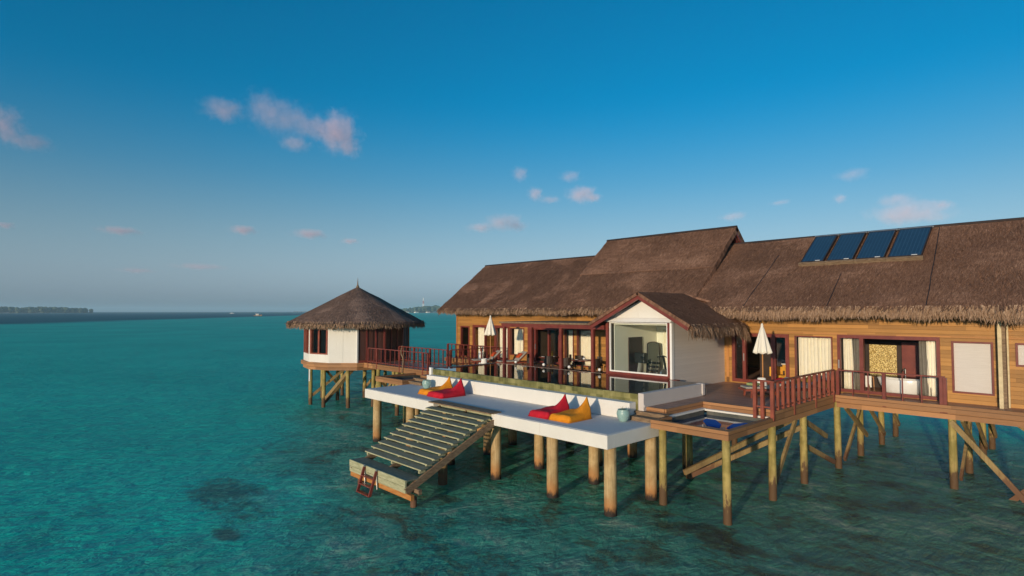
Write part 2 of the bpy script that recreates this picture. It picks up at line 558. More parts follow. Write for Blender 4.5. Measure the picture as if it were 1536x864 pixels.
def m_sea():
    t = NT("sea_water"); p = t.pos(); s = t.sep(p)
    X, Y = s[0], s[1]
    # where the reef is shallow: inshore of a wandering line round the villa
    wander = t.math('MULTIPLY', t.math('SUBTRACT', t.noise(p, 0.13, 4, 0.6), 0.5), 14.0)
    edge = t.math('ADD', t.math('ADD', Y, t.math('MULTIPLY', X, 0.52)), wander)          # Y + 0.52 X
    sh = t.smooth(edge, -6.5, 1.5)
    back = t.math('SUBTRACT', 1.0, t.smooth(t.math('ADD', t.math('ADD', Y, t.math('MULTIPLY', X, 0.25)), wander), 27.0, 40.0))
    sh = t.math('MULTIPLY', sh, back)
    # deep band far out beyond the reef edge
    db = t.math('SUBTRACT', t.math('MULTIPLY', t.math('ADD', X, 349.0), -1.0), t.math('MULTIPLY', t.math('SUBTRACT', Y, 11.0), 1.39))
    db = t.math('ADD', db, t.math('MULTIPLY', t.math('SUBTRACT', t.noise(p, 0.012, 3), 0.5), 120.0))
    deep = t.smooth(db, -25.0, 60.0)
    patch = t.noise(t.vmul(p, (1, 1, 1)), 0.045, 5, 0.6)
    teal = t.ramp(patch, [(0.3, (0.006, 0.50, 0.375)), (0.7, (0.012, 0.66, 0.48))])
    body = t.mix(deep, teal, (0.005, 0.13, 0.15))
    # reef seen through the shallow water: sand, weed and coral heads
    rq = t.vmul(p, (0.8, 1.1, 1))
    r1 = t.noise(rq, 0.55, 6, 0.62, 0.8)
    r2 = t.noise(rq, 2.6, 5, 0.7, 0.5)
    rf = t.math('ADD', t.math('MULTIPLY', r1, 0.72), t.math('MULTIPLY', r2, 0.28))
    reef = t.ramp(rf, [(0.34, (0.07, 0.10, 0.06)), (0.42, (0.10, 0.25, 0.16)), (0.48, (0.06, 0.43, 0.30)), (0.55, (0.13, 0.53, 0.36)), (0.64, (0.44, 0.60, 0.42))])
    brown = t.ramp(rf, [(0.35, (0.08, 0.06, 0.035)), (0.44, (0.14, 0.17, 0.09)), (0.52, (0.14, 0.33, 0.20)), (0.62, (0.38, 0.46, 0.30))])
    reef = t.mix(t.math('MULTIPLY', t.smooth(t.math('ADD', X, t.math('MULTIPLY', Y, 0.25)), -10.0, 0.0), 0.8), reef, brown)
    body = t.mix(sh, body, reef)
    coral = t.math('MULTIPLY', t.smooth(t.noise(p, 0.11, 4, 0.6, 0.6), 0.60, 0.70), t.smooth(r1, 0.42, 0.6))
    body = t.mix(t.math('MULTIPLY', t.math('MULTIPLY', coral, t.smooth(edge, -40.0, -12.0)), 0.32), body, (0.03, 0.07, 0.06))
    def patch(cx_, cy_, rx_, ry_):
        e = t.math('ADD', t.math('POWER', t.math('DIVIDE', t.math('SUBTRACT', X, cx_), rx_), 2.0), t.math('POWER', t.math('DIVIDE', t.math('SUBTRACT', Y, cy_), ry_), 2.0))
        e = t.math('ADD', e, t.math('ADD', t.math('MULTIPLY', t.math('SUBTRACT', r2, 0.5), 4.0), t.math('MULTIPLY', t.math('SUBTRACT', r1, 0.5), 4.5)))
        return t.math('SUBTRACT', 1.0, t.smooth(e, -0.2, 1.9))
    pt = t.math('MAXIMUM', patch(-20.8, 6.6, 2.2, 1.0), patch(-17.3, 5.4, 0.5, 0.3))
    body = t.mix(t.math('MULTIPLY', pt, 0.75), body, (0.06, 0.10, 0.08))
    # waves
    q = t.n("ShaderNodeMapping"); t.l(p, q.inputs[0]); q.inputs['Rotation'].default_value = (0, 0, R(-38))
    q.inputs['Scale'].default_value = (1.0, 0.45, 1.0)
    w1 = t.noise(q.outputs[0], 0.55, 3, 0.5, 0.3)
    w2 = t.noise(q.outputs[0], 2.1, 4, 0.62, 0.5)
    w3 = t.noise(q.outputs[0], 7.0, 3, 0.6, 0.3)
    h = t.math('ADD', t.math('MULTIPLY', w1, 0.9), t.math('ADD', t.math('MULTIPLY', w2, 0.55), t.math('MULTIPLY', w3, 0.20)))
    b = t.n("ShaderNodeBump"); t.l(h, b.inputs['Height']); b.inputs['Distance'].default_value = 0.42
    b.inputs['Strength'].default_value = 1.0
    nb = b.outputs[0]
    df = t.n("ShaderNodeBsdfDiffuse"); t.l(body, df.inputs[0]); t.l(nb, df.inputs['Normal'])
    tr = t.n("ShaderNodeBsdfTransparent"); tr.inputs[0].default_value = (0.42, 0.80, 0.66, 1)
    m1 = t.n("ShaderNodeMixShader")
    t.l(t.math('ADD', t.math('MULTIPLY', sh, 0.26), 0.03), m1.inputs[0]); t.l(df.outputs[0], m1.inputs[1]); t.l(tr.outputs[0], m1.inputs[2])
    fr = t.n("ShaderNodeFresnel"); fr.inputs[0].default_value = 1.33; t.l(nb, fr.inputs['Normal'])
    gl = t.n("ShaderNodeBsdfGlossy"); gl.inputs['Roughness'].default_value = 0.16; t.l(nb, gl.inputs['Normal'])
    m2 = t.n("ShaderNodeMixShader")
    t.l(t.math('MINIMUM', fr.outputs[0], 0.15), m2.inputs[0]); t.l(m1.outputs[0], m2.inputs[1]); t.l(gl.outputs[0], m2.inputs[2])
    return t.done(m2.outputs[0])


def m_seabed():
    t = NT("reef_seabed"); p = t.pos()
    a = t.noise(p, 0.35, 6, 0.65, 0.5)
    b = t.noise(p, 1.4, 6, 0.7)
    f = t.math('ADD', t.math('MULTIPLY', a, 0.6), t.math('MULTIPLY', b, 0.5))
    c = t.ramp(f, [(0.40, (0.03, 0.024, 0.014)), (0.50, (0.16, 0.13, 0.07)), (0.58, (0.45, 0.40, 0.27)), (0.70, (0.65, 0.60, 0.44))])
    return t.done(t.bsdf(c, 0.9, t.bump(b, 0.5, 0.2), 0.1))


M['sea'] = m_sea()
M['seabed'] = m_seabed()

# ------------------------------------------------------------------ the setting: sea, seabed
S = 12000.0
mb = MB()
mb.add([(-S, -S, 0), (S, -S, 0), (S, S, 0), (-S, S, 0)], [(0, 1, 2, 3)])
mb.build("sea_water", M['sea'], kind='structure', origin=(0, 0, 0), label="turquoise lagoon water round the villa out to the horizon")
mb = MB()
nx, ny = 150, 120
vs = []
for j in range(ny + 1):
    for i in range(nx + 1):
        x = -70 + 95 * i / nx; y = -15 + 75 * j / ny
        e = y + 0.52 * x + 10 * mnoise.noise(Vector((x * 0.09, y * 0.09, 0)))
        sh = max(0.0, min(1.0, (e + 9) / 10.0))
        z = -3.6 + 2.2 * sh + 0.75 * mnoise.fractal(Vector((x * 0.35, y * 0.35, 3.0)), 1.0, 2.0, 4)
        vs.append((x, y, min(z, -0.35)))
fs = []
for j in range(ny):
    for i in range(nx):
        a = j * (nx + 1) + i
        fs.append((a, a + 1, a + nx + 2, a + nx + 1))
mb.add(vs, fs)
mb.build("seabed", M['seabed'], smooth=True, kind='structure', origin=(0, 0, 0))
mb = MB(); mb.add([(-S, -S, -5), (S, -S, -5), (S, S, -5), (-S, S, -5)], [(0, 1, 2, 3)])
mb.build("deep_seabed", m_plain("deep_sand", (0.05, 0.09, 0.08), 0.9, 0.1), kind='structure', origin=(0, 0, -5))

# ------------------------------------------------------------------ villa
D = 2.9          # deck level
FY = 26.1        # outer face of the long front wall
villa = thing("thatched_villa", "long golden timber villa on stilts under brown thatched roofs", "villa", (-18, 26.1, 2.9))


def open_wall(mb, x0, x1, z0, z1, y0, y1, ops):
    xs = sorted(set([x0, x1] + [a for o in ops for a in o[:2]]))
    xs = [x for x in xs if x0 <= x <= x1]
    for a, b in zip(xs, xs[1:]):
        mid = (a + b) / 2
        zc = z0
        for o in sorted([o for o in ops if o[0] < mid < o[1]], key=lambda o: o[2]):
            if o[2] > zc: mb.box(a, b, y0, y1, zc, o[2])
            zc = o[3]
        if zc < z1: mb.box(a, b, y0, y1, zc, z1)


def fringe(mb, p, q, out, n, l0=0.3, l1=0.6, layers=2, w=0.05, up=0.12):
    """shaggy palm-leaf ends hanging from an eave line p-q; out = outward horizontal direction"""
    p = Vector(p); q = Vector(q); out = Vector(out).normalized(); al = (q - p).normalized()
    for k in range(n):
        t = random.random()
        b = p.lerp(q, t) + out * random.uniform(-0.16, 0.06) + Vector((0, 0, random.uniform(-0.10, up)))
        L = random.uniform(l0, l1) * (0.85 + 0.28 * mnoise.noise(b * 1.3)) + 0.02
        wd = w * random.uniform(0.5, 1.2)
        sway = al * random.uniform(-0.35, 0.35) * L
        m = b + out * (0.16 * L + random.uniform(0, 0.06)) + Vector((0, 0, -0.5 * L)) + sway * 0.4
        e = b + out * (0.18 * L + random.uniform(-0.03, 0.10)) + Vector((0, 0, -L)) + sway
        tw = al * wd + out * random.uniform(-0.5, 0.5) * wd
        u0 = random.random() * 60; v0 = random.random() * 60
        mb.add([b - tw / 2, b + tw / 2, m + tw * 0.45, m - tw * 0.45, e + tw * 0.12, e - tw * 0.12],
               [(0, 1, 2, 3), (3, 2, 4, 5)],
               [[(u0, v0), (u0 + 0.02, v0), (u0 + 0.02, v0 + .2), (u0, v0 + .2)], [(u0, v0 + .2), (u0 + .02, v0 + .2), (u0 + .02, v0 + .4), (u0, v0 + .4)]])


def tufts(mb, A, B, C, Dd, n, l0=0.25, l1=0.5, w=0.035, lift=0.035):
    """loose leaf ends lying on a roof plane A-B (eave) C-D (ridge)"""
    A, B, C, Dd = map(Vector, (A, B, C, Dd))
    nrm = (B - A).cross(Dd - A).normalized()
    if nrm.z < 0: nrm = -nrm
    for k in range(n):
        s = random.random(); t = random.random()
        p = A.lerp(B, s).lerp(Dd.lerp(C, s), t)
        dn = (A.lerp(B, s) - Dd.lerp(C, s)).normalized()
        sd_ = dn.cross(nrm)
        dirv = (dn + sd_ * random.uniform(-0.35, 0.35)).normalized()
        L = random.uniform(l0, l1); wd = w * random.uniform(0.5, 1.3)
        a = p + nrm * 0.012; e = p + dirv * L + nrm * random.uniform(0.3, 1.0) * lift
        u0 = random.random() * 60; v0 = random.random() * 60
        mb.add([a - sd_ * wd / 2, a + sd_ * wd / 2, e + sd_ * wd * 0.2, e - sd_ * wd * 0.2], [(0, 1, 2, 3)],
               [[(u0, v0), (u0 + .02, v0), (u0 + .02, v0 + .2), (u0, v0 + .2)]])


def roof_plane(mb, A, B, C, Dd, nu, nv, thick=0.24, seed=0, lump=0.05, belly=0.0):
    A, B, C, Dd = map(Vector, (A, B, C, Dd))
    nrm = (B - A).cross(Dd - A).normalized()
    if nrm.z < 0: nrm = -nrm
    Lu = (B - A).length; Lv = (Dd - A).length
    top = []; uv = []
    for j in range(nv + 1):
        for i in range(nu + 1):
            s = i / nu; t = j / nv
            p = A.lerp(B, s).lerp(Dd.lerp(C, s), t)
            d = lump * mnoise.fractal(Vector((s * Lu * 0.55 + seed, t * Lv * 0.55, seed)), 1.0, 2.0, 3)
            d += belly * math.sin(math.pi * t)
            top.append(p + nrm * d); uv.append((s * Lu + seed * 3.1, t * Lv))
    n = len(top)
    bot = [p - nrm * thick for p in top]
    fs = []; us = []
    def F(*k):
        fs.append(k); us.append([uv[a % n] for a in k])
    w = nu + 1
    for j in range(nv):
        for i in range(nu):
            a = j * w + i
            F(a, a + 1, a + 1 + w, a + w); F(n + a + w, n + a + 1 + w, n + a + 1, n + a)
    for i in range(nu):
        F(i + 1, i, n + i, n + i + 1)
        a = nv * w + i; F(a, a + 1, n + a + 1, n + a)
    for j in range(nv):
        a = j * w; F(a, a + w, n + a + w, n + a)
        a = j * w + nu; F(a + w, a, n + a, n + a + w)
    mb.add(top + bot, fs, us)


# --- facade openings (x0,x1,z0,z1)
OPL = [(-33.1, -32.1, 2.95, 5.15), (-31.72, -27.93, 2.95, 5.22), (-27.87, -26.55, 3.35, 5.12), (-26.2, -23.42, 2.95, 5.22),
       (-23.1, -22.38, 3.0, 5.15), (-22.12, -20.95, 3.0, 5.15)]
OPR = [(-12.68, -10.1, 2.95, 5.2), (-9.86, -8.36, 3.28, 5.15), (-8.18, -4.73, 2.93, 5.2), (-4.39, -3.21, 3.26, 5.12), (-2.62, -1.5, 4.32, 5.12),
       (-0.9, 0.4, 3.26, 5.12)]
w = MB()
open_wall(w, -33.55, -16.3, D - 0.05, 6.3, FY, FY + 0.16, OPL)
w.build("wall", M['teak'], villa)
w = MB()
open_wall(w, -13.06, 3.5, D - 0.05, 6.3, FY, FY + 0.16, OPR)
w.build("wall", M['teak'], villa)
w = MB()
w.box(-33.55, -33.39, FY + 0.16, 33.9, D - 0.05, 6.4)
w.box(3.34, 3.5, FY + 0.16, 33.9, D - 0.05, 6.4)
w.box(-33.55, 3.5, 33.9, 34.06, D - 0.05, 6.4)
w.prismX([(25.2, 6.1), (34.9, 6.1), (30.0, 9.5)], -33.62, -33.46)
w.build("wall", M['teak'], villa, label="end and back walls of golden boards")
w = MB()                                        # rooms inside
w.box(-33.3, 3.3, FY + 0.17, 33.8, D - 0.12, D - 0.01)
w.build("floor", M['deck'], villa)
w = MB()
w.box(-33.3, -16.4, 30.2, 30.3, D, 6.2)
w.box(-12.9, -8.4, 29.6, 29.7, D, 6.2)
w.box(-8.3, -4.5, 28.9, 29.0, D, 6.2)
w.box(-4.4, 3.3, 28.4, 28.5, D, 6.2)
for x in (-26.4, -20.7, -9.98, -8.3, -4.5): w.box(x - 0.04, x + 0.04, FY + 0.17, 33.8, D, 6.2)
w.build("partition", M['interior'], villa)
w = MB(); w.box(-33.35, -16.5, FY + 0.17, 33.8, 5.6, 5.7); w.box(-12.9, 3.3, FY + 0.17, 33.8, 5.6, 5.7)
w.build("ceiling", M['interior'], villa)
w = MB()
for x in (-33.62, -13.02 + 0.06): w.box(x, x + 0.12, FY - 0.03, FY + 0.05, D, 6.1)
w.box(-33.5, -16.9, FY - 0.035, FY - 0.003, 5.27, 5.34)
w.box(-13.0, 3.5, FY - 0.035, FY - 0.003, 5.24, 5.30)
w.build("trim", M['teak_side'], villa)
# projecting fin wall near the right end
w = MB(); w.box(-3.00, -2.84, 25.72, FY - 0.004, D - 0.02, 6.05); fin = w.build("fin_wall", M['old_timber'], villa)
w = MB(); w.box(-3.04, -2.93, 25.66, 25.718, D - 0.02, 6.05); w.box(-2.837, -2.79, FY - 0.10, FY - 0.003, D - 0.02, 6.05)
w.build("corner_board", m_plain("pale_timber", (0.62, 0.50, 0.30), 0.6, 0.3), fin)


def frame_bars(mb, x0, x1, z0, z1, y0, y1, b, mull=(), bt=None, bb=None):
    bt = bt or b; bb = bb or b
    mb.box(x0, x0 + b, y0, y1, z0, z1); mb.box(x1 - b, x1, y0, y1, z0, z1)
    mb.box(x0 + b, x1 - b, y0, y1, z1 - bt, z1); mb.box(x0 + b, x1 - b, y0, y1, z0, z0 + bb)
    for m_, wd in mull: mb.box(m_ - wd / 2, m_ + wd / 2, y0, y1, z0 + bb, z1 - bt)


def window(x0, x1, z0, z1, mull=(), b=0.07, panes=None, name="window", bt=None, bb=None):
    mb = MB(); frame_bars(mb, x0, x1, z0, z1, FY - 0.045, FY + 0.13, b, mull, bt, bb)
    f = mb.build(name, M['red'], villa)
    for a, c in (panes if panes is not None else [(x0 + b, x1 - b)]):
        g = MB(); g.box(a, c, FY + 0.04, FY + 0.05, z0 + (bb or b), z1 - (bt or b))
        g.build("pane", M['glass'], f)
    return f


def handle(f, x, z):
    mb = MB(); mb.box(x - 0.02, x + 0.02, FY - 0.075, FY - 0.047, z - 0.17, z + 0.17)
    mb.build("handle", M['metal'], f)


window(-33.1, -32.1, 2.95, 5.15, b=0.09)
f = window(-31.72, -27.93, 2.95, 5.25, [(-29.33, 0.16), (-30.4, 0.09)], 0.16, [(-31.56, -30.44), (-29.25, -28.09)], "sliding_door")
window(-27.87, -26.55, 3.35, 5.12, b=0.05)
f = window(-26.2, -23.42, 2.95, 5.22, [(-25.55, 0.14), (-24.4, 0.12)], 0.16, [(-26.04, -25.62), (-24.34, -23.58)], "sliding_door"); handle(f, -25.5, 4.0)
window(-23.1, -22.38, 3.0, 5.15, b=0.05)
window(-22.12, -20.95, 3.0, 5.15, b=0.06)
f = window(-12.68, -10.1, 2.95, 5.2, [(-12.1, 0.15), (-10.78, 0.2)], 0.15, [(-12.53, -12.17), (-10.68, -10.25)], "sliding_door"); handle(f, -12.1, 4.1)
window(-9.86, -8.36, 3.28, 5.15, b=0.045)
f = window(-8.18, -4.73, 2.93, 5.25, [(-7.3, 0.14)], 0.11, [(-8.07, -7.37)], "sliding_door", bt=0.14, bb=0.12); handle(f, -8.12, 4.05)
window(-4.39, -3.21, 3.26, 5.12, b=0.06, panes=[])
window(-2.62, -1.5, 4.32, 5.12, b=0.06, panes=[])
window(-0.9, 0.4, 3.26, 5.12, b=0.06, panes=[])


def curtain(x0, x1, z0, z1, label, mat=None, y=None, folds=None, amp=0.035, flare=0.0):
    y = y or FY + 0.30
    n = folds or max(3, int((x1 - x0) / 0.13))
    N = n * 8
    rows = 8
    mb = MB(); vs = []; fs = []
    ph = [random.uniform(-0.5, 0.5) for _ in range(n + 2)]
    for j in range(rows + 1):
        t = j / rows
        for i in range(N + 1):
            s = i / N
            k = s * n
            a = math.sin(2 * math.pi * k + 0.6 * math.sin(k * 1.7 + t * 1.5))
            xx = x0 + (x1 - x0) * (s + flare * (1 - t) * (s - 0.0))
            vs.append((xx, y + amp * a * (0.75 + 0.4 * math.sin(k * 2.3)) + 0.01 * math.sin(t * 6 + k), z0 + (z1 - z0) * t))
    for j in range(rows):
        for i in range(N):
            a = j * (N + 1) + i
            fs.append((a, a + 1, a + N + 2, a + N + 1))
    mb.add(vs, fs)
    o = mb.build("curtain", mat or M['curtain'], smooth=True)
    s_ = o.modifiers.new("cloth", 'SOLIDIFY'); s_.thickness = 0.006
    return tag(o, label, "curtain", "curtains in the villa front")


CU = M['curtain']
curtain(-31.5, -30.75, 2.97, 5.1, "cream curtain left of the closed umbrella by the left loungers", folds=6)
curtain(-29.75, -29.4, 2.97, 5.1, "narrow bunched cream curtain just right of the left closed umbrella", folds=4)
curtain(-29.22, -28.12, 2.97, 5.1, "cream curtain in the door leaf left of the porch", folds=7)
curtain(-27.8, -26.6, 3.2, 5.2, "cream curtain filling the window that carries the umbrella shadow", folds=9, amp=0.045)
curtain(-23.05, -22.42, 2.97, 5.2, "narrow cream curtain behind the dining set, left of a pair", folds=5)
curtain(-22.1, -20.98, 2.97, 5.2, "wide cream curtain behind the dining set, beside the glass gallery", folds=9)
curtain(-9.82, -8.40, 3.1, 5.25, "broad cream curtain filling the window behind the right deck railing", folds=10, amp=0.042)
curtain(-8.05, -7.72, 2.97, 5.15, "cream curtain at the left of the bathroom sliding door", folds=4, flare=0.2)
curtain(-7.70, -7.40, 2.97, 5.15, "sheer grey curtain at the left of the bathroom sliding door", M['grey_curtain'], FY + 0.36, 4)
curtain(-5.45, -5.22, 2.97, 5.15, "sheer grey curtain at the right of the bathtub", M['grey_curtain'], FY + 0.34, 4, flare=0.6)
curtain(-5.2, -4.85, 2.97, 5.15, "cream curtain at the far right of the bathroom opening", folds=4)


def blind(x0, x1, z0, z1, label):
    mb = MB(); mb.box(x0, x1, FY + 0.05, FY + 0.06, z0, z1)
    tag(mb.build("roller_blind", M['blind']), label, "blind", "pale roller blinds on the right of the villa")


blind(-4.335, -3.265, 3.315, 5.065, "tall pale blind filling the red framed window left of the fin wall")
blind(-2.565, -1.555, 4.375, 5.065, "short pale blind cut by the right picture edge, right of the fin wall")

# --- roofs
EY, EZ, RY, RZ = 24.9, 6.38, 30.0, 9.82
BY = 2 * RY - EY
roof = MB()
roof_plane(roof, (-34.15, EY, EZ), (-22.3, EY, EZ), (-22.3, RY, RZ), (-34.9, RY, RZ), 60, 26, 0.24, 1.0)
roof_plane(roof, (-22.3, BY, EZ), (-34.15, BY, EZ), (-34.9, RY, RZ), (-22.3, RY, RZ), 20, 8, 0.24, 2.0)
tufts(roof, (-34.1, EY, EZ), (-22.3, EY, EZ), (-22.3, RY, RZ), (-34.85, RY, RZ), 9000)
rl = roof.build("roof", M['thatch'], villa)
roof = MB()
roof_plane(roof, (-15.0, EY, EZ), (3.9, EY, EZ), (3.9, RY, RZ), (-15.0, RY, RZ), 90, 26, 0.24, 5.0)
roof_plane(roof, (3.9, BY, EZ), (-15.0, BY, EZ), (-15.0, RY, RZ), (3.9, RY, RZ), 20, 8, 0.24, 6.0)
tufts(roof, (-14.2, EY, EZ), (3.9, EY, EZ), (3.9, RY, RZ), (-14.2, RY, RZ), 14000)
rr = roof.build("roof", M['thatch'], villa)
MZ = 10.76
roof = MB()
mid_y, mid_z = 27.4, 8.42
roof_plane(roof, (-22.75, EY, EZ + 0.03), (-14.2, EY, EZ + 0.03), (-14.2, mid_y, mid_z), (-22.95, mid_y, mid_z), 40, 14, 0.26, 9.0)
roof_plane(roof, (-22.95, mid_y - 0.05, mid_z + 0.02), (-14.2, mid_y - 0.05, mid_z + 0.02), (-14.2, RY, MZ), (-22.85, RY, MZ), 40, 14, 0.26, 11.0)
roof_plane(roof, (-14.2, BY, EZ), (-22.75, BY, EZ), (-22.75, RY, MZ), (-14.2, RY, MZ), 20, 8, 0.26, 12.0)
tufts(roof, (-22.8, EY, EZ + .03), (-14.25, EY, EZ + .03), (-14.25, mid_y, mid_z), (-22.8, mid_y, mid_z), 4000)
tufts(roof, (-22.8, mid_y, mid_z + .02), (-14.25, mid_y, mid_z + .02), (-14.25, RY, MZ), (-22.8, RY, MZ), 4500)
rm = roof.build("roof", M['thatch'], villa, label="taller middle roof of brown thatch with a gable end")
w = MB()
w.prismX([(EY + 1.0, EZ + 0.55), (BY - 1.0, EZ + 0.55), (RY, MZ - 0.35)], -14.75, -14.6)
gw = w.build("gable_wall", M['dark'], villa)
w = MB()
w.beam((-14.24, BY - 0.2, EZ + 0.02), (-14.24, RY + 0.03, MZ - 0.30), 0.06, 0.28)
w.beam((-14.5, RY - 0.1, MZ - 0.5), (-14.5, BY - 0.2, EZ - 0.1), 0.4, 0.08)
w.build("barge_board", M['red'], villa)
w = MB()    # ridge caps
for (a, b, z) in ((-34.9, -22.3, RZ), (-14.9, 3.9, RZ), (-22.85, -14.2, MZ)):
    w.tube([(a, RY, z - 0.03), ((a + b) / 2, RY, z - 0.02), (b, RY, z - 0.03)], 0.09, 8)
w.build("ridge_cap", M['dark'], villa)
# seams: slim dark cords down the right-hand roof
for (a, b) in (((-11.48, 28.6), (-11.58, 24.94)), ((-8.24, 26.98), (-8.17, 24.91)), ((-5.29, 29.84), (-4.88, 24.89))):
    pts = []
    for k in range(13):
        t = k / 12; y = a[1] + (b[1] - a[1]) * t
        pts.append((a[0] + (b[0] - a[0]) * t + 0.02 * mnoise.noise(Vector((k * 0.5, a[0], 0))), y, EZ + (RZ - EZ) * (y - EY) / (RY - EY) + 0.03))
    w = MB(); w.tube(pts, 0.016, 6); w.build("cord", M['black'], rr)
fr = MB(); fringe(fr, (-34.2, EY, EZ - 0.08), (-14.6, EY, EZ - 0.08), (0, -1, 0), 4600, 0.15, 0.34)
fringe(fr, (-34.2, EY, EZ - 0.1), (-34.45, 27.0, EZ + 1.3), (-1, 0, 0), 250, 0.2, 0.4)
fr.build("thatch_fringe", M['fringe'], rl)
fr = MB(); fringe(fr, (-13.9, EY, EZ - 0.08), (3.9, EY, EZ - 0.08), (0, -1, 0), 5600, 0.2, 0.5)
fr.build("thatch_fringe", M['fringe'], rr)

# --- glass-fronted gallery
GX0, GX1, GY = -16.3, -13.06, 21.5
w = MB()
w.box(GX1 - 0.12, GX1, GY + 0.12, FY - 0.003, D - 0.02, 5.72)
w.build("wall", M['whitewall'], villa, label="white side wall of the glass gallery")
w = MB()
w.box(GX0, GX0 + 0.12, GY + 0.12, FY - 0.003, D - 0.02, 5.72)
w.build("wall", M['dark'], villa)
galin = m_noise("pale_green_wall", (0.84, 0.81, 0.69), (0.88, 0.86, 0.75), 1.2, 0.8)
w = MB()
w.box(GX0 + 0.122, GX0 + 0.15, GY + 0.2, 25.25, D + 0.15, 5.6)
w.box(GX1 - 0.15, GX1 - 0.122, GY + 0.2, 26.9, D + 0.15, 5.6)
w.box(GX0 + 0.1215, GX1 - 0.152, 25.2, 25.25, D + 0.15, 5.6)
w.box(GX0 + 0.15, GX1 - 0.15, GY + 0.15, 26.85, 5.60, 5.64)
w.build("gallery_lining", galin, villa)
w = MB(); w.box(GX0 + 0.152, GX1 - 0.152, GY + 0.12, 26.85, D, D + 0.15); w.build("gallery_floor", M['deck'], villa)
w = MB(); w.box(GX0 + 0.155, GX0 + 0.20, 22.75, 23.85, D + 0.16, 4.97); w.build("door", M['darkwood'], villa)
w = MB()
w.box(GX0 - 0.16, GX0 - 0.02, GY - 0.06, GY + 0.1, D + 0.3, 5.72)
w.box(GX1 - 0.20, GX1 - 0.075, GY - 0.03, GY + 0.1, D + 0.5, 5.72)
w.box(GX0 - 0.02, GX1 - 0.2, GY - 0.02, GY + 0.1, 3.36, 3.47)
w.box(GX0 - 0.3, GX1 + 0.25, GY - 0.12, GY + 0.16, D + 0.28, 3.355)
w.build("gallery_frame", M['red'], villa)
w = MB()
frame_bars(w, GX0, GX1 - 0.2, 3.47, 5.72, GY + 0.01, GY + 0.09, 0.06)
w.box(GX1 - 0.075, GX1 + 0.02, GY - 0.05, GY + 0.118, D, 5.72)
gf = w.build("gallery_window", M['whitepaint'], villa)
w = MB(); w.box(GX0 + 0.06, GX1 - 0.26, GY + 0.045, GY + 0.055, 3.53, 5.66); w.build("pane", M['galglass'], gf)
w = MB()
w.prismX([(GY - 0.24, 5.73), (GY + 0.1, 5.73), (GY + 0.1, 5.90), (GY - 0.06, 5.90)], GX0 - 0.12, GX1 + 0.07)
w.build("lintel", M['whitepaint'], villa)
AX, AZ = -14.32, 6.98
w = MB(); w.prismY([(GX0 + 0.0, 5.905), (GX1 + 0.05, 5.905), (AX, 6.78)], GY - 0.02, GY + 0.08)
w.build("gable_panel", M['white'], villa)
w = MB()
w.prismY([(-16.85, 5.42), (AX, 6.72), (AX, 6.93), (-16.95, 5.58)], GY - 0.6, GY - 0.52)
w.prismY([(AX + 0.001, 6.72), (-12.0, 5.42), (-11.9, 5.58), (AX + 0.001, 6.93)], GY - 0.6, GY - 0.52)
w.build("barge_board", M['red'], villa)
roof = MB()
Yf = GY - 0.66
roof_plane(roof, (-11.85, 25.6, 5.66), (-11.85, Yf, 5.66), (AX, Yf, AZ + .06), (AX, 24.7, AZ + .06), 24, 12, 0.13, 14.0, 0.03)
roof_plane(roof, (-17.0, Yf, 5.66), (-17.0, 25.6, 5.66), (AX, 24.7, AZ + .06), (AX, Yf, AZ + .06), 24, 12, 0.13, 15.0, 0.03)
roof_plane(roof, (-17.0, 26.3, 6.2), (-11.9, 26.3, 6.2), (AX + .05, 24.68, AZ + .05), (AX - .05, 24.68, AZ + .05), 8, 8, 0.1, 16.0, 0.02)
tufts(roof, (-11.85, 25.4, 5.66), (-11.85, Yf, 5.66), (AX, Yf, AZ + .06), (AX, 24.7, AZ + .06), 3000)
tufts(roof, (-17.0, Yf, 5.66), (-17.0, 25.4, 5.66), (AX, 24.7, AZ + .06), (AX, Yf, AZ + .06), 1500)
gr = roof.build("roof", M['thatch'], villa, label="small thatched gable roof over the glass gallery")
fr = MB(); fringe(fr, (-11.85, 25.7, 5.58), (-11.85, Yf + 0.05, 5.58), (1, 0, 0), 1500, 0.22, 0.62)
fringe(fr, (-12.2, 25.7, 5.75), (-11.7, 25.3, 5.5), (1, 0, 0), 300, 0.3, 0.75)
fr.build("thatch_fringe", M['fringe'], gr)

# --- porch beside the pool
w = MB(); w.box(-23.6, -16.95, GY - 0.25, FY - 0.003, 5.56, 5.64)
w.build("porch_roof", M['old_timber'], villa)
w = MB()
w.box(-23.5, -16.5, GY - 0.12, GY + 0.03, 5.36, 5.558)
w.box(-23.5, -16.5, GY - 0.16, GY - 0.121, 5.45, 5.558)
for x in (-23.4, -16.62): w.box(x - 0.08, x + 0.08, GY + 0.03, FY - 0.003, 5.36, 5.555)
w.build("porch_beam", M['red'], villa)
for x in (-23.38, -21.3, -19.22, -17.22):
    w = MB(); w.box(x - 0.075, x + 0.075, GY - 0.11, GY + 0.04, D, 5.359); w.build("porch_post", M['red'], villa)
w = MB(); w.box(-16.98, -16.6, 23.0, 23.1, D, 5.35); w.build("porch_screen", M['teak_side'], villa)

# --- floor edge beams over the water
for (a, b) in ((-7.96, 3.5), (-33.6, -27.9)):
    w = MB(); w.box(a, b, 25.02, 25.10, 2.66, D + 0.012); w.box(a, b, 25.16, 25.26, 2.42, 2.655); w.build("edge_beam", M['fascia'], villa)
    w = MB(); w.box(a, b, 25.102, FY - 0.002, D - 0.06, D); w.build("ledge", M['deck'], villa)


